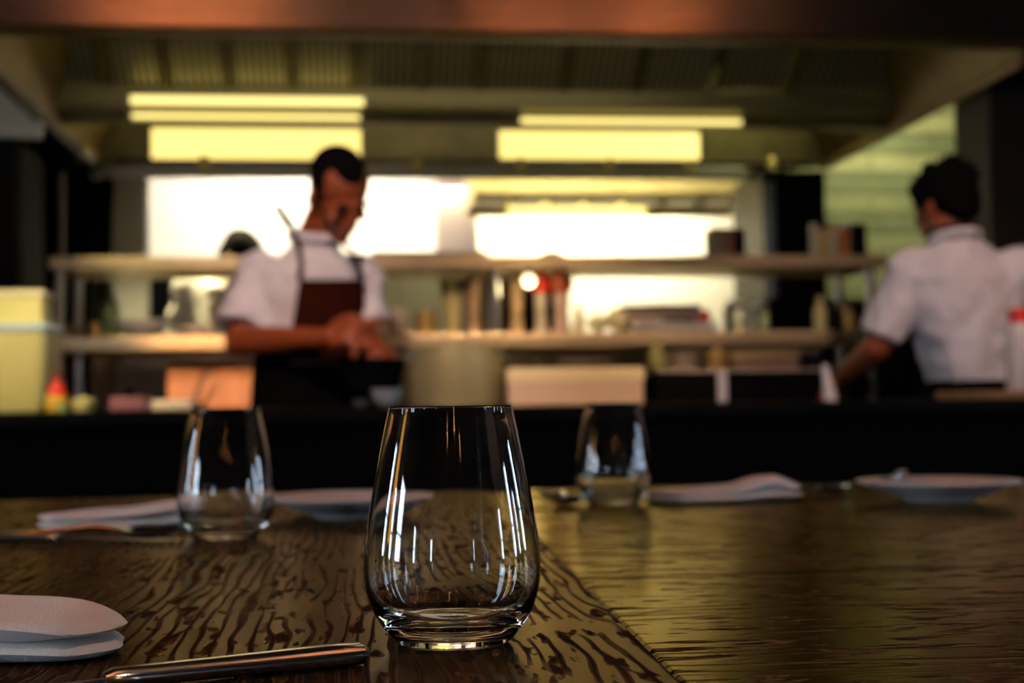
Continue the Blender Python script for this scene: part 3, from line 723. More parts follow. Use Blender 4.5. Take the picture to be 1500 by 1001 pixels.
# black tall units
def slab(name, label, cat, px0, px1, pt, pb, Y, d, m, taper=0.0, group=None, parts=True):
    a, b = at(px0, pt, Y), at(px1, pb, Y)
    cx, w_ = (a.x + b.x) / 2, (b.x - a.x) / 2
    z0, z1 = min(a.z, b.z), max(a.z, b.z)
    t = thing(name, label, cat, (cx, Y, z0), 0, group)
    return t, w_, z1 - z0
# dark curtain panels on the left
def curtain(label, px0, px1, pt, taper, Y):
    a, b = at(px0, pt, Y), at(px1, pt, Y)
    cx, w_ = (a.x + b.x) / 2, (b.x - a.x) / 2
    mb = MB(); n = 48; vs = []; fs = []
    for lev in range(2):
        z = a.z if lev else 0.02
        s = 1.0 if lev else 1 - taper
        for k in range(n + 1):
            u = k / n * 2 - 1
            x = -w_ + (u + 1) * w_ * s
            vs.append((x, 0.03 * math.sin(k * 0.9), z)); vs.append((x, 0.03 * math.sin(k * 0.9) + 0.006, z))
    for k in range(n):
        i = 2 * k; j = 2 * (n + 1) + i
        fs += [(i, i + 2, j + 2, j), (i + 1, j + 1, j + 3, i + 3)]
        fs += [(i, i + 1, i + 3, i + 2), (j, j + 2, j + 3, j + 1)]
    e = 2 * n; j = 2 * (n + 1)
    fs += [(0, j, j + 1, 1), (e, e + 1, j + e + 1, j + e)]
    mb.add(vs, fs)
    t = thing('curtain', label, 'curtain', (cx, Y, 0), 0, 'black curtains')
    mb.build('cloth', BLACK_CLOTH, t)
    MB().tube([(-w_ - .03, 0, a.z + .01), (w_ + .03, 0, a.z + .01)], 0.012, 10).build('curtain_pole', BLACK_G, t)
curtain('black curtain with a slanting hem edge, beside the grey pier', -10, 168, 246, 0.10, 7.08)
bl = thing('dark_cabinet', 'tall black cabinet filling the left side of the kitchen behind the cream bin', 'cabinet', (0, 0, 0))
a, b = at(-170, 205, 5.5), at(30, 205, 5.5)
MB().box(a.x, b.x, 5.5, 5.9, 0, a.z, 0.005).build('body', BLACK, bl, smooth=False)
MB().box(a.x + .01, b.x - .01, 5.48, 5.499, 0.1, a.z - .02, 0.004).build('door', BLACK_G, bl, smooth=False)
MB().tube([(at(90, 260, 5.55).x, 5.55, 0), (at(90, 260, 5.55).x, 5.55, at(90, 255, 5.55).z)], 0.011, 10).build('pole', mat('pole_brown', (.10, .07, .04), .5, .6), None)
po = bpy.data.objects['pole']; tag(po, 'thin brownish pole standing before the black curtain', 'pole')
bc = thing('bay_cabinet', 'dark cabinet below the greenish tiles behind the cook seen from behind', 'cabinet', (0, 0, 0))
a, b = at(1216, 446, 6.6), at(1560, 446, 6.6)
MB().box(a.x, b.x, 6.6, 7.15, 0.02, a.z, 0.006).build('body', BLACK, bc, smooth=False)
MB().box(a.x - .005, b.x + .005, 6.58, 7.15, a.z + .0005, a.z + .03, 0.004).build('worktop', STEEL_D, bc, smooth=False)
MB().box(a.x + .01, b.x - .01, 6.58, 6.599, 0.05, a.z - .02, 0.004).build('door', BLACK_G, bc, smooth=False)
# black upright unit on the right
bu = thing('black_fridge', 'tall narrow black fridge between the opening and the green tiles', 'fridge', (0, 0, 0))
a, b = at(1117, 250, 6.6), at(1207, 250, 6.6)
MB().box(a.x, b.x, 6.6, 7.15, 0.05, a.z, 0.006).build('body', BLACK_G, bu, smooth=False)
MB().box(a.x + .008, b.x - .008, 6.57, 6.599, 0.1, a.z - .02, 0.006).build('door', BLACK_G, bu, smooth=False)
MB().box(a.x + 0.012, a.x + 0.05, 6.555, 6.5695, 1.35, a.z - 0.06, 0.004).build('trim_strip', mat('blue_grey_trim', (0.16, 0.20, 0.36), 0.35), bu, smooth=False)
MB().box(a.x + .02, b.x - .02, 6.62, 7.1, 0, 0.05).build('plinth', BLACK, bu, smooth=False)
# towel on the pillar
tw = at(1438, 262, 7.08); tw2 = at(1438, 362, 7.08)
mb = MB(); n = 20; vs = []; fs = []
for lev, z in enumerate((tw.z, (tw.z + tw2.z) / 2, tw2.z)):
    for k in range(n + 1):
        u = k / n; x = (u - .5) * (0.075 + 0.014 * lev); y = 0.010 * math.sin(k * 1.1)
        vs += [(x, y, z), (x, y + 0.008, z)]
W2 = 2 * (n + 1)
for lev in range(2):
    for k in range(n):
        i = lev * W2 + 2 * k; j = i + W2
        fs += [(i, i + 2, j + 2, j), (i + 1, j + 1, j + 3, i + 3)]
for k in range(n):
    i = 2 * k; fs.append((i, i + 1, i + 3, i + 2)); j = 2 * W2 + i; fs.append((j, j + 2, j + 3, j + 1))
for lev in range(2):
    i = lev * W2; fs.append((i, i + W2, i + W2 + 1, i + 1)); e = i + 2 * n; fs.append((e, e + 1, e + W2 + 1, e + W2))
mb.add(vs, fs)
tt = thing('towel', 'pale yellow towel hanging from a peg on the greenish tiles beside the dark pillar', 'towel', (tw.x, 7.10, 0))
mb.build('cloth', TOWEL, tt)
MB().tube([(0.0, -0.01, tw.z + 0.008), (0.0, 0.09, tw.z + 0.012)], 0.010, 8).build('peg', STEEL, tt)

# ---------------------------------------------------------------- small goods, each placed on a shelf or counter
def base(px, Y, z): p = at(px, 500, Y); return (p.x, Y, z)
def H(py0, py1, px, Y): return abs(at(px, py0, Y).z - at(px, py1, Y).z)
def W(px0, px1, Y): return abs(at(px1, 450, Y).x - at(px0, 450, Y).x)
def g_box(name, label, cat, px0, px1, hpx, Y, z, m, d=0.2, lid=None, group=None, lidh=0.18, b=0.005):
    t = thing(name, label, cat, base((px0 + px1) / 2, Y, z), 0, group); w_ = W(px0, px1, Y) / 2; h = hpx * mpp(700, Y)
    hb = h * (1 - lidh) if lid else h
    MB().box(-w_, w_, 0, d, 0, hb, b).build('body', m, t, smooth=False)
    if lid: MB().box(-w_ - .004, w_ + .004, -.004, d + .004, hb, h, b * .8).build('lid', lid, t, smooth=False)
    return t
def g_lathe(name, label, cat, px, hw, hpx, Y, z, prof, m, parts=(), group=None, dy=0.0, sub=32):
    """prof in units of (half width, height); parts: (name, prof, material)"""
    k = mpp(px, Y); t = thing(name, label, cat, base(px, Y + dy, z), 0, group)
    sc = lambda p: [(r * hw * k, zz * hpx * k) for r, zz in p]
    if prof: MB().lathe(sc(prof), sub).build('body', m, t)
    for n_, p_, m_ in parts: MB().lathe(sc(p_), sub).build(n_, m_, t)
    return t
CAN = [(0.9, 0), (1, 0.03), (1, 0.97), (0.95, 1)]
BOWL = [(0.0, 0.02), (0.35, 0.0), (0.42, 0.03), (0.75, 0.35), (0.97, 0.9), (1.0, 1.0), (0.95, 1.0), (0.9, 0.88), (0.66, 0.4), (0.3, 0.12), (0, 0.1)]
ZL, ZU = z_lo_t + 0.0005, z_up_t + 0.0005
GY = SY + 0.15
# --- upper shelf
t = g_box('baking_tray', 'long low beige tray on the upper shelf beside the standing cook', 'tray', 545, 716, 13, GY, ZU, mat('beige_tray', (.55, .45, .25), .45, .5), 0.25)
g_lathe('mixing_bowl', 'upturned steel bowl on the upper shelf above the red-capped mills', 'bowl', 810, 22, 14, GY, ZU, [(1, 0), (0.99, .08), (.92, .45), (.7, .8), (.35, .98), (0, 1)], SHELF_M, dy=.05)
g_box('storage_box', 'beige box on the upper shelf at the end of the bright opening', 'box', 1047, 1066, 48, GY, ZU, mat('tan_card', (.45, .36, .24), .7), .12, group='boxes at the end of the opening')
g_box('storage_box', 'pinkish box between a beige and a black box on the upper shelf', 'box', 1067, 1079, 48, GY, ZU, mat('pink_card', (.50, .22, .14), .7), .12, group='boxes at the end of the opening')
g_box('storage_box', 'black box beside the pinkish box on the upper shelf', 'box', 1080, 1095, 46, GY, ZU, BLACK_G, .12, group='boxes at the end of the opening')
for x0, x1, m, m2, lab in ((1190, 1203, mat('pale_label', (.62, .56, .40), .5), STEEL, 'pale tin first in the row of tins before the green tiles'),
                       (1204, 1217, GOLD, BLACK_G, 'gold tin second in the row of tins before the green tiles'),
                       (1218, 1231, mat('silver_label', (.55, .50, .36), .4, .5), GOLD, 'silvery tin third in the row of tins before the green tiles'),
                       (1232, 1248, ORANGE_P, mat('silver_lid', (.6, .55, .5), .3, .8), 'orange tin last in the row of tins, beside the black box')):
    g_lathe('storage_tin', lab, 'tin', (x0 + x1) / 2, (x1 - x0) / 2, 50, GY, ZU, [(0.95, 0), (1, .03), (1, .85), (.97, .86)], m, [('lid', [(1.02, .86), (1.02, .97), (.96, 1)], m2)], 'row of tins on the upper shelf')
g_box('storage_box', 'black box at the end of the row of tins before the green tiles', 'box', 1250, 1274, 54, GY, ZU, BLACK_G, .14)
# --- lower shelf, left
for px, hw, hp, m, lab in ((105, 11, 22, mat('brown_crock', (.22, .16, .09), .5), 'small brown crock near the post at the left end of the lower shelf'), (139, 9, 26, GOLD, 'small gold jar between the crock and the wide white bowl')):
    g_lathe('small_jar', lab, 'jar', px, hw, hp, GY, ZL, [(.8, 0), (1, .1), (1, .7), (.7, .85)], m, [('lid', [(.75, .85), (.75, 1), (.6, 1)], m)])
g_lathe('serving_bowl', 'wide white bowl on the lower shelf at the left', 'bowl', 205, 44, 26, GY - .08, ZL, BOWL, CHINA)
g_lathe('plate_stack', 'white dish on the lower shelf below the stooping cook', 'dish', 292, 38, 16, GY - .05, ZL, BOWL, CHINA)
g_lathe('green_bottle', 'pale green bottle behind the wide white bowl, before the curtain', 'bottle', 162, 14, 84, GY + .1, ZL, [(.9, 0), (1, .04), (1, .6), (.5, .78), (.35, .82), (.35, .93)], mat('green_glass', (.16, .24, .10), .3), [('cap', [(.4, .93), (.4, 1), (.3, 1)], mat('bottle_cap_grey', (.3, .33, .3), .4))])
# --- lower shelf, middle
g_lathe('white_cup', 'cream cup on the lower shelf next to the standing cook', 'cup', 582, 19, 42, GY, ZL, [(.75, 0), (.8, .03), (1, 1), (.93, 1), (.75, .08), (0, .06)], CREAM_W)
g_lathe('gold_canister', 'gold canister between the cream cup and the tilted cream dish', 'canister', 624, 17, 34, GY, ZL, CAN, GOLD, [('knob', [(.3, 1), (.3, 1.12), (0, 1.15)], GOLD)])
g_lathe('cream_funnel', 'pale yellow conical measure on the lower shelf under the long tray', 'funnel', 664, 20, 84, GY + .06, ZL, [(.42, 0), (.48, .03), (.55, .3), (1, .95), (1, 1), (.9, 1), (.45, .3), (0, .28)], CREAM)
for px, hw, hp, m, mt, lab in ((694, 11, 92, TAN, TAN, 'tall tan pepper mill just left of the middle shelf post'), (757, 12, 90, TAN, TAN, 'tall tan pepper mill just right of the middle shelf post'),
                           (793, 11, 92, mat('pale_mill', (.42, .34, .26), .4), RED_P, 'slim pale mill with a red-orange top, thinner of the red-topped two'), (823, 14, 92, mat('pinkish_mill', (.42, .26, .22), .45), RED_D, 'pinkish mill with a dull red top, wider of the red-topped two')):
    g_lathe('pepper_mill', lab, 'mill', px, hw, hp, GY, ZL, [(1, 0), (1, .08), (.8, .14), (.7, .35), (.85, .6), (.75, .66)], m, [('mill_top', [(.8, .665), (1.25 if mt in (RED_P, RED_D) else 1, .74), (1.25 if mt in (RED_P, RED_D) else 1, .92), (.6, .98), (.3, 1.0)], mt)], 'tall mills on the lower shelf')
# small lamp clipped under the upper shelf
lp = thing('shelf_lamp', 'small round glowing lamp under the upper shelf beside the red-topped mills', 'lamp', (at(776, 410, SY).x, SY + .03, 0))
zc = at(776, 410, SY).z
mb = MB(); mb.ball((0, 0, zc), 0.024); mb.build('bulb', BULB_E, lp)
l = bpy.data.lights.new('shelf_bulb', 'POINT'); l.energy = 1.0; l.color = (1, .85, .45); l.shadow_soft_size = .026
lo_ = bpy.data.objects.new('shelf_bulb', l); COL.objects.link(lo_); lo_.parent = lp; lo_.location = (0, -.03, zc - .02)
MB().lathe([(.012, 0), (.014, .01), (.014, z_up_t - th_up - zc - .0225)], 16, (0, 0, zc + .0222)).build('socket', BLACK_G, lp)
g_lathe('white_bottle', 'small white bottle on the lower shelf beside the cauliflower', 'bottle', 848, 9, 44, GY - .05, ZL, [(.9, 0), (1, .04), (1, .6), (.5, .75), (.45, .85)], CREAM_W, [('cap', [(.5, .85), (.5, 1), (.4, 1)], CREAM_W)])
for px, hw, hp, dy, lab in ((876, 15, 27, 0, 'pale cauliflower next to the white bottle'), (905, 16, 36, .02, 'pale cauliflower beside the grey scale')):
    k = mpp(px, GY); mb = MB(); R_ = hw * k; cz = hp * k * .55
    mb.ball((0, 0, cz), (R_ * .8, R_ * .8, cz * .95))
    for q in range(16):
        an = q * 2.4; zz = -0.3 + 1.2 * q / 16
        rr = math.sqrt(max(0, 1 - min(1, zz * zz))) * .72
        mb.ball((R_ * rr * math.cos(an), R_ * rr * math.sin(an), cz + zz * cz * .62), R_ * .36, n=10, m=6)
    t = thing('cauliflower', lab, 'vegetable', base(px, GY - .05 + dy, ZL)); mb.build('florets', FOOD, t)
    MB().lathe([(R_ * .3, 0), (R_ * .42, cz * .35), (R_ * .3, cz * .7)], 12).build('stalk', GRN_P, t)
sc_ = thing('weighing_scale', 'grey kitchen scale with a red dial on the lower shelf', 'scale', base(977, GY + .08, ZL))
k = mpp(977, GY)
MB().box(-62 * k, 58 * k, 0, .2, 0.012, 38 * k, .012).build('body', mat('scale_grey', (.36, .29, .24), .5), sc_, smooth=False)
MB().lathe([(55 * k, 38 * k), (62 * k, 44 * k), (60 * k, 46 * k), (0, 47 * k)], 32, (0, .1, 0), sy=.55).build('pan', STEEL_D, sc_)
MB().box(-5 * k, 44 * k, -.004, -.0005, 12 * k, 26 * k, .001).build('display', BLACK_G, sc_, smooth=False)
MB().ball((57 * k, -.004, 26 * k), (9 * k, .012, 11 * k)).build('dial', RED_P, sc_)
for s in (-1, 1):
    for y in (.03, .17): MB().box(s * 50 * k - .012, s * 50 * k + .012, y - .01, y + .01, 0, .012).build('foot', BLACK, sc_, smooth=False)
g_box('oven_tray', 'shallow steel tray in front of the kitchen scale', 'tray', 928, 1052, 14, SY - .02, ZL, STEEL, .12)
for px, hw, hp, m, lab in ((1078, 17, 48, JAR, 'tall glass jar nearest the bright opening on the lower shelf'), (1112, 15, 42, mat('jar_glass_green', (.35, .4, .26), .2, trans=.4), 'greenish glass jar before the black fridge'), (1098, 10, 30, JAR, 'small glass jar in front of the two tall jars')):
    g_lathe('glass_jar', lab, 'jar', px, hw, hp, GY - (.06 if hp == 30 else -.02), ZL, [(.9, 0), (1, .05), (1, .75), (.75, .84), (.75, .86)], m, [('lid', [(.8, .862), (.82, .98), (.7, 1)], STEEL)], 'glass jars on the lower shelf')
for px, hw, hp, m, lab in ((1202, 9, 52, CREAM, 'slim cream bottle before the black fridge on the lower shelf'), (1222, 13, 44, BLACK_G, 'black canister behind the arm of the cook seen from behind'), (1243, 11, 38, GOLD, 'gold jar by the arm of the cook seen from behind')):
    g_lathe('shelf_bottle', lab, 'bottle', px, hw, hp, GY, ZL, [(.9, 0), (1, .05), (1, .65), (.45, .82), (.4, .88)], m, [('cap', [(.5, .88), (.5, 1), (.3, 1)], m)])

# --- on the range worktop
RZ = CT - 0.0035
pot = thing('stockpot', 'big dented aluminium stockpot on the range beside the standing cook', 'pot', base(661, 4.93, RZ), rad(28)); k = mpp(661, 4.93)
R_, hh = 74 * k, 88 * k
MB().lathe([(R_ * .94, 0), (R_ * .98, .01), (R_, hh * .96), (R_ * 1.03, hh * .975), (R_ * 1.03, hh), (R_ * .98, hh), (R_ * .96, hh * .95), (R_ * .94, .015), (0, .012)], 48).build('body', POTM, pot)
for s in (-1, 1):
    MB().tube([(s * R_ * .99, -.04, hh * .8), (s * (R_ + .03), -.04, hh * .82), (s * (R_ + .03), .04, hh * .82), (s * R_ * .99, .04, hh * .8)], .007, 8).build('handle', STEEL, pot)
g_box('gastro_container', 'wide cream container with a pale lid on the range beside the stockpot', 'container', 744, 942, 55, 4.80, RZ, mat('cream_container', (.60, .44, .32), .5), .2, mat('pale_lid', (.80, .66, .40), .45), lidh=.36, b=.008)
cb = thing('chopping_board', 'tall pale orange wooden board leaning behind the standing cook', 'board', base(309, 5.2, RZ + 0.004)); k = mpp(309, 5.2)
mb = MB().box(-64 * k, 64 * k, -.014, .014, 0, 72 * k, .006); o = mb.build('board', BOARD, cb, smooth=False); o.rotation_euler = (rad(-8), 0, 0)
lad = thing('ladle', 'thin curved ladle leaning against the orange wooden board', 'ladle', base(288, 5.05, RZ)); k = mpp(288, 5.05)
MB().tube([(-6 * k, 0, 8 * k), (-2 * k, 0, 22 * k), (8 * k, .01, 48 * k), (14 * k, .01, 60 * k), (20 * k, 0, 62 * k), (24 * k, -.01, 56 * k)], .007, 8).build('handle', STEEL_D, lad)
MB().lathe([(0, 0), (12 * k, 2 * k), (17 * k, 10 * k), (16 * k, 10 * k), (11 * k, 3 * k), (0, 1.5 * k)], 20, (-8 * k, 0, 0)).build('cup', STEEL_D, lad)
# griddle block and its clutter at the right
gr = thing('griddle', 'black griddle block with a pale lever on the range before the jars', 'griddle', base(1100, 4.80, RZ)); k = mpp(1100, 4.80)
MB().box(-140 * k, 130 * k, 0, .5, 0.0, 45 * k, .02).build('body', BLACK, gr, smooth=False)
MB().box(-134 * k, 124 * k, .02, .48, 45 * k, 48 * k, .003).build('hotplate', STEEL_D, gr, smooth=False)
MB().box(-51 * k, -38 * k, -.02, -.0005, -0.0 * k + 0.004, 44 * k, .006).build('lever', mat('pale_lever', (.55, .55, .62), .35), gr, smooth=False)
GZ = RZ + 48 * k + .0005
g_box('oven_dish', 'brown shallow dish on the griddle with gold tongs across it', 'dish', 1072, 1168, 22, 4.86, GZ, mat('brown_dish', (.20, .10, .05), .5), .25, mat('dish_edge', (.34, .26, .12), .4), lidh=.3)
g_lathe('brass_pot', 'small brass pot at the end of the brown dish on the griddle', 'pot', 1050, 15, 34, 4.86, GZ, [(.85, 0), (1, .1), (1, .6), (1.05, .62), (1.05, .68), (.8, .75), (.2, .85)], GOLD, [('knob', [(.22, .85), (.3, .95), (.1, 1)], CREAM_W)])
tg = thing('tongs', 'gold-coloured tongs lying across the brown dish on the griddle', 'tongs', base(1120, 4.95, GZ + 22 * k + .0005))
for s in (-1, 1): MB().tube([(-48 * k, s * .012, .006), (0, s * .02, .008), (55 * k, s * .004, .02)], [.004, .006, .005], 8).build('arm', GOLD, tg)
g_lathe('black_saucepan', 'small black saucepan on the griddle beside the cook seen from behind', 'pan', 1189, 17, 22, 4.88, GZ, [(.9, 0), (1, .05), (1, 1), (.94, 1), (.93, .1), (0, .08)], BLACK_G)
g_lathe('grey_pan', 'grey round pan on the griddle with a dark hollow', 'pan', 1000, 30, 27, 4.95, GZ, [(.85, 0), (.95, .08), (1, 1), (.95, 1), (.9, .1), (0, .08)], mat('grey_pan_metal', (.30, .24, .18), .4, .7))
g_lathe('glass_jug', 'small yellowish glass jug beside the grey pan on the griddle', 'jug', 962, 13, 42, 4.86, GZ, [(.7, 0), (.8, .05), (1, .4), (.7, .8), (.8, 1), (.72, 1), (.62, .8), (.9, .4), (0, .1)], mat('yellowish_glass', (.45, .42, .16), .2, trans=.4))

# --- on the serving counter
CZ = CT + .0005
bn = thing('cream_bin', 'large cream bin with a lid coloured pale blue for its highlight at the end of the counter', 'bin', base(24, 3.5, CZ)); k = mpp(24, 3.5)
MB().loft([((0, .12, 0), 38 * k, .09), ((0, .12, .01), 40 * k, .095), ((0, .12, 122 * k), 45 * k, .11), ((0, .12, 124 * k), 43 * k, .105)], 32, e=5).build('body', CREAM, bn)
MB().loft([((0, .12, 124.2 * k), 46 * k, .113), ((0, .12, 132 * k), 46 * k, .113), ((0, .12, 136 * k), 42 * k, .10)], 32, e=5).build('lid', BLUE_W, bn)
g_box('cream_crate', 'cream box standing on the lid of the cream bin', 'box', -20, 62, 48, 3.56, CZ + 136.5 * k, CREAM, .12, mat('cream_crate_lid', (.80, .70, .42), .4), lidh=.2)
g_lathe('yellow_canister', 'tall pale yellow canister behind the cream bin on the counter', 'canister', 63, 10, 172, 3.80, CZ, CAN, CREAM, [('lid', [(1.05, 1), (1.05, 1.02), (.9, 1.03)], CREAM)])
g_lathe('sauce_bottle', 'squeeze bottle with mustard body and bright red cone top beside the cream bin', 'bottle', 83, 16, 58, 3.45, CZ, [(.95, 0), (1, .03), (1, .38), (.92, .42)], YEL_P, [('cone_top', [(.9, .425), (.75, .62), (.55, .74), (.2, .78), (.12, 1)], RED_P)])
g_lathe('small_tub', 'small cream tub beside the red-topped squeeze bottle', 'tub', 122, 17, 22, 3.45, CZ, [(.85, 0), (.9, .05), (1, .7)], CREAM, [('lid', [(1.04, .7), (1.04, .8), (.3, 1)], CREAM)])
g_lathe('small_tub', 'small green tub in front of the squeeze bottle', 'tub', 92, 10, 13, 3.36, CZ, [(.85, 0), (1, .8)], GRN_P, [('lid', [(1.05, .8), (1.05, 1), (.9, 1)], GRN_P)])
pb = g_box('pink_box', 'pink box with a small black knob on the serving counter', 'box', 160, 214, 20, 3.42, CZ, PINK_P, .1)
k = mpp(185, 3.42); MB().lathe([(4 * k, 20 * k), (5 * k, 24 * k), (8 * k, 30 * k), (7 * k, 36 * k), (0, 38 * k)], 16, (-2 * k, .05, 0)).build('knob', BLACK_G, pb)
g_box('cream_tray', 'low cream tray between the pink box and the orange board', 'tray', 220, 280, 15, 3.6, CZ, CREAM_W, .12)
g_lathe('white_bowl', 'small white bowl on the counter under the black pan', 'bowl', 566, 24, 27, 3.5, CZ, BOWL, CHINA)
g_lathe('brown_dish', 'tiny dull brown dish beside the small white bowl', 'dish', 528, 14, 12, 3.45, CZ, BOWL, mat('dull_dish', (.25, .2, .15), .5))
g_box('wooden_board', 'brown wooden board at the right end of the counter under the red-capped bottle', 'board', 1420, 1560, 12, 3.45, CZ, BOARD_D, .22)
k = mpp(1490, 3.5)
g_lathe('sauce_bottle', 'white bottle with a red cap standing on the brown wooden board', 'bottle', 1494, 20, 115, 3.55, CZ + 12 * mpp(700, 3.45) + .0005, [(.95, 0), (1, .03), (1, .72), (.75, .8), (.7, .82)], mat('white_bottle_plastic', (.62, .56, .52), .4), [('cap', [(.75, .822), (.75, .98), (.6, 1)], RED_P)])

# ---------------------------------------------------------------- people
def voxel(name, mb, voxel_size, smooth_it, m, parent, wrinkle=0.0, wscale=0.08, off=(0, 0, 0)):
    me = MB(); me.v, me.f = mb.v, mb.f; me.move(off)
    raw = me.mesh(name + '_raw'); o = bpy.data.objects.new(name + '_raw', raw); COL.objects.link(o)
    r = o.modifiers.new('r', 'REMESH'); r.mode = 'VOXEL'; r.voxel_size = voxel_size
    if smooth_it:
        s = o.modifiers.new('s', 'SMOOTH'); s.factor = 0.5; s.iterations = smooth_it
    if wrinkle:
        tx = bpy.data.textures.new('wrinkle', 'CLOUDS'); tx.noise_scale = wscale; tx.noise_depth = 1
        d = o.modifiers.new('d', 'DISPLACE'); d.texture = tx; d.strength = wrinkle; d.mid_level = 0.5
    bpy.context.view_layer.update()
    ev = o.evaluated_get(bpy.context.evaluated_depsgraph_get())
    out = bpy.data.meshes.new_from_object(ev); out.name = name; out.materials.clear()
    bpy.data.objects.remove(o); bpy.data.meshes.remove(raw)
    ob = bpy.data.objects.new(name, out); COL.objects.link(ob); out.materials.append(m); out.shade_smooth()
    ob.parent = parent
    return ob
def frame(f, upv):
    f = Vector(f).normalized(); r = f.cross(Vector(upv)).normalized(); u = r.cross(f)
    return f, r, u                                  # forward, the person's right, up
def head_prims(mb, c, f, r, u, s=1.0):
    M = Matrix((r, f, u)).transposed()              # columns right, forward, up
    q = lambda a, b, cc: Vector(c) + (r * a + f * b + u * cc) * s
    E = lambda a, b, cc, ra, rb, rc: mb.ball(q(a, b, cc), (ra * s, rb * s, rc * s), M, 18, 12)
    E(0, -.012, .035, .074, .094, .080)             # cranium
    E(0, .030, -.020, .062, .062, .078)             # face
    E(0, .040, -.070, .044, .046, .040)             # jaw
    E(0, .078, -.094, .020, .016, .016)             # chin
    E(0, .080, .018, .050, .018, .012)              # brow
    mb.capsule(q(0, .092, .008), .009 * s, q(0, .112, -.030), .013 * s)     # nose
    for k in (-1, 1):
        E(k * .011, .098, -.034, .009, .010, .008)
        E(k * .040, .066, -.028, .020, .020, .018)  # cheek
        E(k * .078, -.008, -.012, .010, .020, .032) # ear
    E(0, .090, -.058, .022, .012, .007); E(0, .088, -.070, .019, .012, .008)
    return q, M
def face_bits(parent, q, M, s, off):
    for k in (-1, 1):
        b = MB().ball(q(k * .031, .083, -.001), (.013 * s, .010 * s, .008 * s), M); b.move(off); b.build('eye', EYE, parent)
        b = MB().ball(q(k * .033, .090, .021), (.020 * s, .008 * s, .005 * s), M); b.move(off); b.build('eyebrow', HAIR, parent)
    b = MB(); b.ball(q(0, .098, -.0585), (.021 * s, .006 * s, .005 * s), M); b.ball(q(0, .096, -.069), (.017 * s, .006 * s, .006 * s), M); b.move(off); b.build('lips', LIPS, parent)
def hand_prims(mb, wrist, d, n, curl=0.6, side=1, s=1.0, spread=0.12):
    """d: towards the knuckles, n: back of the hand, side: +1 thumb towards d x n"""
    d = Vector(d).normalized(); n = Vector(n); n = (n - d * n.dot(d)).normalized(); t = d.cross(n) * side
    M = Matrix((t, d, n)).transposed()
    mb.ball(Vector(wrist) + d * .048 * s, (.041 * s, .052 * s, .016 * s), M)
    mb.capsule(Vector(wrist) - d * .03, .026 * s, Vector(wrist) + d * .02, .024 * s)
    for k, (o_, L) in enumerate(((.033, .074), (.011, .083), (-.012, .077), (-.034, .060))):
        p = Vector(wrist) + d * (.088 - .006 * abs(k - 1)) * s + t * o_ * s
        dd = (d + t * (o_ / .033) * spread).normalized(); ang = 0.25
        for seg, (fr, r0, r1) in enumerate(((.45, .0098, .0090), (.32, .0090, .0082), (.25, .0082, .0070))):
            ang += curl * (1.0 if seg else .7)
            v = dd * math.cos(ang) - n * math.sin(ang); p2 = p + v * (L * fr * s)
            mb.capsule(p, r0 * s, p2, r1 * s, 10); p = p2
    p = Vector(wrist) + d * .022 * s + t * .032 * s
    v = (d * .55 + t * .75 - n * .35).normalized(); p2 = p + v * .040 * s; mb.capsule(p, .014 * s, p2, .0115 * s, 10)
    v = (d * .85 + t * .15 - n * .55).normalized(); p3 = p2 + v * .034 * s; mb.capsule(p2, .0112 * s, p3, .009 * s, 10)
def legs(mb_body, hipL, hipR, feetL, feetR, f):
    for hip, ft in ((hipL, feetL), (hipR, feetR)):
        kn = Vector(hip).lerp(Vector(ft), .5) + Vector(f) * .02
        mb_body.capsule(hip, .075, kn, .052); mb_body.capsule(kn, .05, ft, .036)
def trousers(hipL, hipR, feetL, feetR, f, waist_secs, r, fr_):
    m = MB()
    for hip, ft in ((hipL, feetL), (hipR, feetR)):
        kn = Vector(hip).lerp(Vector(ft), .5) + Vector(f) * .02
        m.tube([Vector(hip) + Vector((0, 0, .04)), hip, kn, ft], [.11, .112, .085, .075], 18)
    m.loft(waist_secs, 24, r, fr_, 2.3); return m
def shoes(t, feet, f, off):
    for ft in feet:
        f2 = Vector((f[0], f[1], 0)).normalized(); c = Vector((ft[0], ft[1], 0)) + f2 * .06
        M = Matrix((f2.cross(Vector((0, 0, 1))), f2, Vector((0, 0, 1)))).transposed()
        m = MB().ball(c + Vector((0, 0, .042)), (.046, .135, .042), M).capsule(Vector((ft[0], ft[1], .05)), .045, Vector((ft[0], ft[1], .11)), .045)
        m.move(off); m.build('shoe', BLACK_G, t)

# ---- the standing cook
Y1 = 4.30
base1 = Vector((at(455, 500, Y1).x, Y1 + .05, 0))
ck = thing('person', 'cook in a white short-sleeved shirt and brown bib apron looking down at his hands', 'person', base1)
f1 = Vector((.42, -.90, 0)).normalized(); r1 = f1.cross(Vector((0, 0, 1))).normalized()   # his right (viewer's left)
k1 = mpp(455, Y1)
def P1(px, py, dy=0.0): return at(px, py, Y1 + dy)
hf, hr, hu = frame((.40, -.66, -.66), (.02, -.30, 1))
body = MB(); hc = P1(497, 284, -.08)
q1, M1 = head_prims(body, hc, hf, hr, hu, 1.06)
body.capsule(P1(458, 362, .05), .062, P1(484, 300, -.03), .058)
shR, shL = P1(384, 404, .02), P1(530, 404, .06)
body.loft([(P1(456, 600, .05), .13, .09), (P1(456, 520, .05), .135, .095), (P1(456, 420, .03), .14, .10), (P1(460, 380, .03), .11, .07), (P1(462, 362, .04), .06, .055)], 20, r1, f1)
elR, wrR = P1(350, 502, -.06), P1(476, 494, -.24)
elL, wrL = P1(547, 482, .0), P1(540, 496, -.24)
body.capsule(shR, .060, elR, .043); body.capsule(elR, .044, elR.lerp(wrR, .35), .043); body.capsule(elR.lerp(wrR, .35), .043, wrR, .028)
body.capsule(shL, .055, elL, .042); body.capsule(elL, .042, wrL, .028)
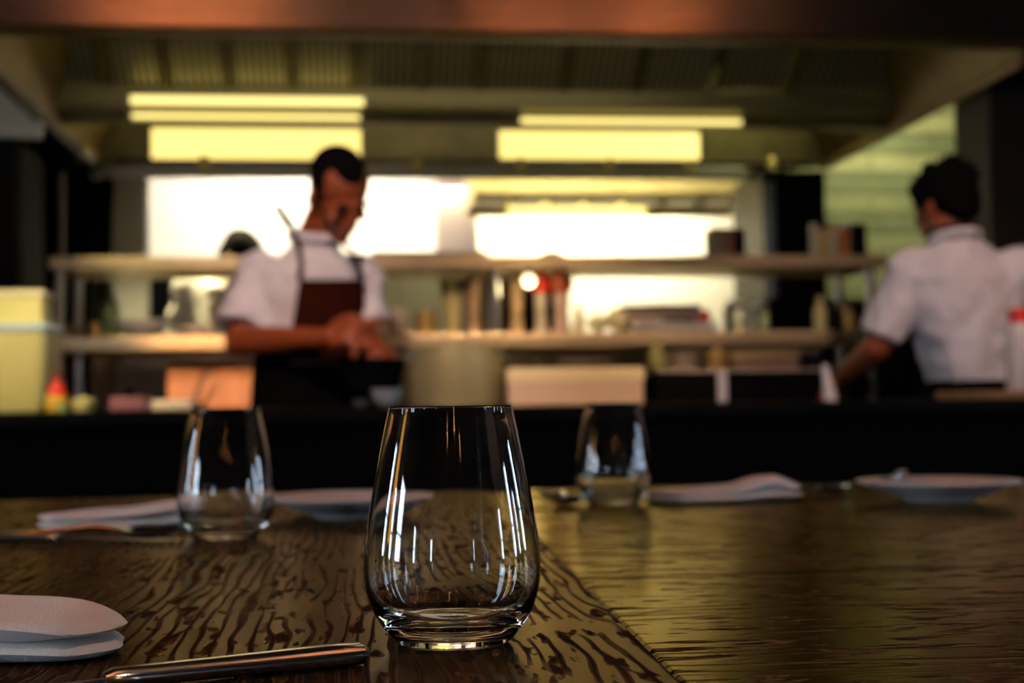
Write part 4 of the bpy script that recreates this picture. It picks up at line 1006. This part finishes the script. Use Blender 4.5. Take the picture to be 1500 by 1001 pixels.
hand_prims(body, wrR, (P1(520, 484, -.29) - wrR), (-.05, -.80, .55), .6, -1, 1.12)
hand_prims(body, wrL, (P1(556, 512, -.30) - wrL), (.45, -.6, .55), .5, 1, 1.02)
hipR, hipL = P1(456, 612, .05) + r1 * .09, P1(456, 612, .05) - r1 * .09
ftR, ftL = Vector((hipR.x, hipR.y, .09)) + r1 * .03, Vector((hipL.x, hipL.y, .09)) - r1 * .03
legs(body, hipL, hipR, ftL, ftR, f1)
voxel('body', body, .0045, 3, SKIN, ck, off=base1)
face_bits(ck, q1, M1, 1.06, base1)
# hair: short, receding at the temples
hr_ = MB(); s_ = 1.06
E = lambda a, b, c_, ra, rb, rc: hr_.ball(q1(a, b, c_), (ra * s_, rb * s_, rc * s_), M1, 20, 14)
E(0, -.034, .050, .079, .084, .076); E(0, .004, .076, .050, .066, .048); E(0, -.050, .0, .066, .062, .060)
for kk in (-1, 1): E(kk * .069, .006, .022, .011, .024, .046)
voxel('hair', hr_, .005, 3, HAIR, ck, off=base1)
# shirt
sh = MB()
sh.loft([(P1(458, 556, .05), 84 * k1, .125), (P1(458, 530, .05), 84 * k1, .128), (P1(458, 480, .045), 86 * k1, .130), (P1(458, 432, .03), 88 * k1, .132), (P1(456, 402, .02), 84 * k1, .115), (P1(456, 384, .03), 66 * k1, .095), (P1(460, 366, .035), 40 * k1, .075), (P1(466, 352, .03), 32 * k1, .070)], 28, r1, f1, 2.3)
sh.capsule(shR + Vector((.02, 0, 0)), .072, shR, .078)
sh.tube([shR, shR.lerp(elR, .5), shR.lerp(elR, .80) + Vector((0, 0, 0))], [.076, .079, .084], 20)
sh.tube([shL, shL.lerp(elL, .5), shL.lerp(elL, .92)], [.058, .054, .054], 18)
sh.capsule(shL - Vector((.02, 0, 0)), .066, shL, .066)
voxel('shirt', sh, .007, 5, SHIRT, ck, .026, .07, base1)
col = MB(); cc = P1(463, 350, .02); n_ = 24
ring = [cc + r1 * (.076 * math.cos(a)) + f1 * (.074 * math.sin(a)) + Vector((0, 0, -.012 * math.sin(a) + .004)) for a in [2 * PI * i / n_ for i in range(n_)]]
col.tube(ring + ring[:2], .016, 10); col.move(base1); col.build('collar', SHIRT, ck)
# apron bib, its straps and the black waist apron
def sheet(mb, rows, th, nrm):
    vs = []; fs = []; R_ = len(rows); C_ = len(rows[0])
    for side in (0, 1):
        for rw in rows:
            for p in rw: vs.append(Vector(p) + Vector(nrm) * th * side)
    N = R_ * C_
    for i in range(R_ - 1):
        for j in range(C_ - 1):
            a = i * C_ + j; fs.append((a, a + 1, a + C_ + 1, a + C_)); fs.append((N + a, N + a + C_, N + a + C_ + 1, N + a + 1))
    rim = [j for j in range(C_)] + [i * C_ + C_ - 1 for i in range(1, R_)] + [(R_ - 1) * C_ + j for j in range(C_ - 2, -1, -1)] + [i * C_ for i in range(R_ - 2, 0, -1)]
    for i in range(len(rim)):
        a, b = rim[i], rim[(i + 1) % len(rim)]; fs.append((a, b, N + b, N + a))
    return mb.add(vs, fs)
rows = []
for i in range(9):
    v = i / 8; py = 410 + 112 * v
    x0 = 439 - 18 * v; x1 = 532 + 8 * v; rw = []
    for j in range(11):
        u = j / 10; xx = x0 + (x1 - x0) * u
        ctr = P1(458, py, .04); a_, b_ = 88 * k1, .150; pt = None; best = None
        for q in range(240):
            p = P1(xx, py, -.25 + q * .0015); d_ = p - ctr
            g_ = abs(d_.dot(r1) / a_) ** 2.3 + abs(d_.dot(f1) / b_) ** 2.3
            if best is None or g_ < best[0]: best = (g_, p)
            if g_ <= 1.0: pt = p; break
        pt = pt or best[1]
        rw.append(pt)
    rows.append(rw)
ap_ = MB(); sheet(ap_, rows, .006, Vector((0, -1, 0))); ap_.move(base1); ap_.build('apron_bib', APRON_B, ck)
bl_, br_ = rows[0][0], rows[0][-1]
def strap(pts, wd=.010):
    m = MB(); m.tube(pts, wd, 10, flat=.3); m.move(base1); m.build('apron_strap', mat('dark_strap', (.030, .012, .004), .9, spec=.05), ck)
strap([bl_, P1(442, 388, -.13), P1(436, 352, -.09), P1(427, 328, -.02), P1(408, 301, .02), P1(404, 303, .035), P1(420, 328, .06), P1(440, 346, .085)])
strap([br_, P1(526, 390, -.13), P1(514, 366, -.10), P1(498, 352, -.03)], .008)
wa = MB()
wa.loft([(P1(456, 720, .05), 96 * k1, .150), (P1(456, 600, .05), 92 * k1, .142), (P1(456, 540, .05), 87 * k1, .138), (P1(456, 520, .05), 86 * k1, .137)], 28, r1, f1, 2.3)
voxel('waist_apron', wa, .012, 2, BLACK_CLOTH, ck, .01, .1, base1)
tr = trousers(hipL, hipR, ftL, ftR, f1, [(P1(456, 640, .05), .17, .12), (P1(456, 590, .05), .165, .115)], r1, f1)
voxel('trousers', tr, .014, 2, BLACK_CLOTH, ck, off=base1)
shoes(ck, (ftR, ftL), f1, base1)
# black pan held by the cook
pn = thing('black_pan', 'black deep pan held under the hands of the standing cook', 'pan', P1(545, 572, -.42)); k = mpp(545, Y1 - .42)
MB().lathe([(30 * k, 0), (38 * k, .004), (50 * k, 44 * k), (52 * k, 46 * k), (49 * k, 46 * k), (37 * k, .01), (0, .008)], 40).build('body', BLACK, pn)
MB().tube([(-46 * k, 0, 41 * k), (-75 * k, -.01, 41 * k), (-120 * k, -.02, 39 * k)], [.010, .012, .013], 10).build('handle', BLACK, pn)

# ---- the cook seen from behind
Y2 = 4.12
base2 = Vector((at(1412, 500, Y2).x, Y2, 0)); k2 = mpp(1412, Y2)
c2 = thing('person', 'cook seen from behind in a white short-sleeved shirt with black hair and a black apron', 'person', base2)
def P2(px, py, dy=0.0): return at(px, py, Y2 + dy)
f2 = Vector((-.25, .97, 0)).normalized(); r2 = f2.cross(Vector((0, 0, 1))).normalized()
body = MB(); hc = P2(1382, 301, .03)
hf, hr, hu = frame((-.42, .88, -.20), (0, .1, 1))
q2, M2 = head_prims(body, hc, hf, hr, hu, .93)
body.capsule(P2(1402, 372, 0), .060, P2(1385, 325, .01), .056)
shL2, shR2 = P2(1332, 402, .0), P2(1492, 398, -.02)
body.loft([(P2(1425, 610), .13, .09), (P2(1425, 540), .12, .09), (P2(1412, 450), .14, .10), (P2(1406, 395), .12, .08), (P2(1404, 368), .06, .055)], 20, r2, f2)
elL2, wrL2 = P2(1284, 510, .02), P2(1234, 553, .20)
elR2, wrR2 = P2(1545, 505, .05), P2(1500, 545, .26)
for a_, b_, c_ in ((shL2, elL2, wrL2), (shR2, elR2, wrR2)):
    body.capsule(a_, .058, b_, .043); body.capsule(b_, .043, b_.lerp(c_, .35), .042); body.capsule(b_.lerp(c_, .35), .042, c_, .028)
hand_prims(body, wrL2, (-.25, .8, -.35), (-.5, .1, .8), .45, 1, 1.0)
hand_prims(body, wrR2, (-.3, .8, -.3), (.4, .1, .85), .45, -1, 1.0)
hipL2, hipR2 = P2(1425, 615) - r2 * .09, P2(1425, 615) + r2 * .09
ftL2, ftR2 = Vector((hipL2.x, hipL2.y, .09)) - r2 * .03, Vector((hipR2.x, hipR2.y, .09)) + r2 * .03
legs(body, hipL2, hipR2, ftL2, ftR2, f2)
voxel('body', body, .0045, 3, SKIN, c2, off=base2)
face_bits(c2, q2, M2, .93, base2)
hr_ = MB(); s_ = .93
E = lambda a, b, c_, ra, rb, rc: hr_.ball(q2(a, b, c_), (ra * s_, rb * s_, rc * s_), M2, 20, 14)
E(0, -.020, .052, .096, .110, .090); E(0, -.056, .006, .090, .070, .076); E(0, .045, .072, .074, .070, .050); E(0, -.075, -.030, .074, .046, .05)
for kk in (-1, 1): E(kk * .076, .012, .028, .020, .046, .050)
for i in range(120):
    a = random.uniform(0, 2 * PI); el = random.uniform(.1, 1.3)
    d_ = (math.cos(a) * math.cos(el), math.sin(a) * math.cos(el), math.sin(el))
    p0 = q2(d_[0] * .090, -.02 + d_[1] * .104, .052 + d_[2] * .086); p1_ = q2(d_[0] * .108 + .008, -.02 + d_[1] * .122, .052 + d_[2] * .108 + .004)
    hr_.capsule(p0, .009, p1_, .004, 8)
voxel('hair', hr_, .005, 1, HAIR, c2, off=base2)
sh = MB()
sh.loft([(P2(1424, 562), 60 * k2, .115), (P2(1422, 540), 64 * k2, .122), (P2(1416, 500), 73 * k2, .128), (P2(1412, 450), 84 * k2, .132), (P2(1408, 410), 90 * k2, .120), (P2(1406, 386), 78 * k2, .098), (P2(1404, 366), 50 * k2, .078), (P2(1402, 352), 33 * k2, .066)], 28, r2, f2, 2.3)
for s0, e0 in ((shL2, elL2), (shR2, elR2)):
    sh.capsule(s0.lerp(P2(1410, 405), .18), .072, s0, .076)
    sh.tube([s0, s0.lerp(e0, .5), s0.lerp(e0, .86)], [.072, .068, .066], 18)
voxel('shirt', sh, .007, 5, SHIRT, c2, .030, .085, base2)
col = MB(); cc = P2(1398, 350, .0)
ring = [cc + r2 * (.070 * math.cos(a)) + f2 * (.066 * math.sin(a)) + Vector((0, 0, -.016 * math.sin(a))) for a in [2 * PI * i / n_ for i in range(n_)]]
col.tube(ring + ring[:2], .015, 10); col.move(base2); col.build('collar', SHIRT, c2)
m = MB(); cc = P2(1396, 341, .0); ring = [cc + r2 * (.070 * math.cos(a)) + f2 * (.070 * math.sin(a)) + Vector((0, 0, -.014 * math.sin(a))) for a in [2 * PI * i / n_ for i in range(n_)]]
m.tube(ring + ring[:2], .010, 10); m.move(base2); m.build('neck_strap', mat('dark_strap', (.030, .012, .004), .9, spec=.05), c2)
wa = MB()
wa.loft([(P2(1425, 720), 84 * k2, .140), (P2(1425, 600), 76 * k2, .132), (P2(1424, 565), 66 * k2, .122), (P2(1424, 556), 64 * k2, .120)], 28, r2, f2, 2.3)
voxel('waist_apron', wa, .012, 2, BLACK_CLOTH, c2, .008, .1, base2)
tr = trousers(hipL2, hipR2, ftL2, ftR2, f2, [(P2(1425, 640), .165, .12), (P2(1425, 590), .15, .11)], r2, f2)
voxel('trousers', tr, .014, 2, BLACK_CLOTH, c2, off=base2)
shoes(c2, (ftL2, ftR2), f2, base2)
# white cloth in his hand
p = P2(1216, 556, .12); ct = thing('cloth', 'white folded cloth at the hand of the cook seen from behind', 'cloth', (p.x, p.y, CT))
zt_ = P2(1216, 535, .12).z - CT
m = MB(); m.loft([((0, 0, .001), .022, .012), ((-.004, 0, zt_ * .3), .018, .012), ((-.012, 0, zt_ * .7), .013, .010), ((-.016, .002, zt_), .008, .008)], 16); m.build('fold', LINEN, ct)

# ---- the stooping cook far behind
Y3 = 6.55
base3 = Vector((at(315, 500, Y3).x, Y3, 0)); k3 = mpp(315, Y3)
c3 = thing('person', 'dark-haired cook in white stooping half hidden between the shelves', 'person', base3)
def P3(px, py, dy=0.0): return at(px, py, Y3 + dy)
f3 = Vector((.85, -.5, 0)).normalized(); r3 = f3.cross(Vector((0, 0, 1))).normalized()
body = MB(); hf, hr, hu = frame((.7, -.35, -.65), (.4, -.3, 1)); hc = P3(352, 380, 0)
q3, M3 = head_prims(body, hc, hf, hr, hu, 1.0)
body.capsule(P3(330, 415, .05), .06, P3(345, 390), .055)
body.loft([(P3(292, 620), .14, .10), (P3(290, 520), .14, .10), (P3(312, 430), .14, .09), (P3(328, 410), .07, .06)], 18, r3, f3)
sR, sL = P3(310, 432) + r3 * .18, P3(310, 432) - r3 * .18
for s0, sg in ((sR, 1), (sL, -1)):
    e0 = s0 + Vector((.06, -.08, -.26)); w0 = e0 + f3 * .22 - r3 * sg * .06
    body.capsule(s0, .056, e0, .042); body.capsule(e0, .042, w0, .028)
    hand_prims(body, w0, f3 + Vector((0, 0, -.3)), (0, 0, 1), .5, sg, 1.0)
hL3, hR3 = P3(292, 640) - r3 * .09, P3(292, 640) + r3 * .09
fL3, fR3 = Vector((hL3.x, hL3.y, .09)), Vector((hR3.x, hR3.y, .09))
legs(body, hL3, hR3, fL3, fR3, f3)
voxel('body', body, .007, 2, SKIN, c3, off=base3); face_bits(c3, q3, M3, 1.0, base3)
hr_ = MB(); E = lambda a, b, c_, ra, rb, rc: hr_.ball(q3(a, b, c_), (ra, rb, rc), M3, 18, 12)
E(0, -.024, .050, .084, .098, .082); E(0, -.055, .0, .074, .06, .066); E(0, .035, .074, .06, .06, .045)
voxel('hair', hr_, .006, 2, HAIR, c3, off=base3)
sh = MB(); sh.loft([(P3(292, 600), .17, .13), (P3(288, 520), .17, .14), (P3(300, 455), .18, .14), (P3(316, 425), .15, .11), (P3(328, 408), .08, .07)], 24, r3, f3, 2.3)
for s0 in (sR, sL):
    sh.capsule(s0.lerp(P3(310, 432), .2), .072, s0, .074); sh.tube([s0, s0 + Vector((.05, -.066, -.21))], [.072, .068], 16)
voxel('shirt', sh, .009, 4, SHIRT, c3, .014, .06, base3)
tr = trousers(hL3, hR3, fL3, fR3, f3, [(P3(292, 660), .17, .12), (P3(292, 600), .175, .135)], r3, f3)
voxel('trousers', tr, .014, 2, BLACK_CLOTH, c3, off=base3); shoes(c3, (fL3, fR3), f3, base3)

# ---------------------------------------------------------------- ceiling boards and uplighters added for an orange reflection, and the lamps over the dining table (above and behind the camera, seen in the glasses and the canopy)
CWOOD = mat('added_ceiling_wood', (0.55, 0.27, 0.14), 0.6, nscale=10, namp=0.2, aniso=(1, .1, 1))
for x0, x1 in ((-1.30, -0.30), (0.50, 1.85)):
    x = x0; n_b = int((x1 - x0) / .15)
    for q in range(n_b):
        o = MB().box(x0 + q * .15 + .004, x0 + (q + 1) * .15 - .004, 0.5, 2.0, ZC - .03, ZC - .001, .003).build('ceiling_board' if False else 'plank', CWOOD, bpy.data.objects['ceiling'], smooth=False)  # unseen boards added so the canopy fascia mirrors a warm ceiling
for i, (x, y, z, e, lab) in enumerate(((-0.72, 1.35, 2.42, 105, 'added brass uplighter pendant nearer the left windows'), (0.80, 1.20, 2.48, 105, 'added brass uplighter pendant in the middle of the dining room'), (1.50, 1.45, 2.42, 70, 'added brass uplighter pendant nearer the right windows'))):  # unseen lamps added to light the ceiling boards
    t = thing('uplighter', lab, 'lamp', (x, y, z), 0, 'added uplighters over the dining table')
    MB().lathe([(.02, -.06), (.07, -.03), (.11, .05), (.115, .08), (.11, .08), (.105, .05), (.065, -.022), (0, -.05)], 32).build('shade', BRASS, t)
    MB().tube([(.112, 0, .07), (.06, 0, .25), (0, 0, ZC - z - .03)], .003, 8).build('cord', BLACK_G, t)
    l = bpy.data.lights.new('added_uplight', 'POINT'); l.energy = e; l.color = (1.0, 0.55, 0.28); l.shadow_soft_size = .03
    lo_ = bpy.data.objects.new('added_uplight', l); COL.objects.link(lo_); lo_.parent = t; lo_.location = (0, 0, .03)
for x, lab in ((0.56, 'pale square shade on the ceiling in the middle of the dining room'), (1.24, 'pale square shade on the ceiling nearer the right windows')):
    t = thing('ceiling_shade', lab, 'lamp', (x, 1.62, ZC - .33), 0, 'pale ceiling shades')
    MB().box(-.11, .11, -.11, .11, 0, .26, .008).build('shade', LINEN, t, smooth=False)
    MB().tube([(0, 0, .26), (0, 0, .329)], .012, 8).build('stem', BLACK_G, t)
for i, (x, y, z, h, lab) in enumerate(((0.10, -0.62, 1.42, .22, 'long filament bulb hanging lowest, straight above the table edge'), (-0.35, -1.6, 1.75, .14, 'filament bulb farther back toward the left windows'), (0.55, -1.9, 1.80, .14, 'filament bulb farther back toward the right windows'))):
    t = thing('pendant_lamp', lab, 'lamp', (x, y, z), 0, 'filament pendants over the table')
    MB().tube([(0, 0, h + .08), (0, 0, ZC - z - .001)], .003, 8).build('cord', BLACK_G, t)
    MB().lathe([(.010, h), (.016, h + .005), (.018, h + .06), (.006, h + .085)], 16).build('socket', BRASS, t)
    MB().lathe([(0, -.035), (.012, -.032), (.020, -.02), (.020, h - .02), (.014, h)], 24).build('bulb', PANE, t)
    MB().tube([(0, 0, -.01)] + [(.004 * (-1) ** q, 0, h * (q + .5) / 8) for q in range(8)] + [(0, 0, h)], .004, 8).build('filament', FILA_E, t)
t = thing('added_floor_lamp', 'added tall lamp with a glowing amber shade by the left window wall', 'lamp', (-2.9, 1.0, 0))  # unseen lamp added for an amber streak in the tumbler
MB().lathe([(.15, 0), (.15, .015), (.02, .03)], 32).build('base', BLACK_G, t)
MB().tube([(0, 0, .03), (0, 0, 1.05)], .012, 10).build('pole', BLACK_G, t)
MB().lathe([(.11, 1.0), (.14, 1.02), (.10, 1.75), (.09, 1.76)], 32).build('lamp_shade', mat('amber_shade', (.8, .5, .2), .6, emit=(1.0, .42, .06), estr=5), t)
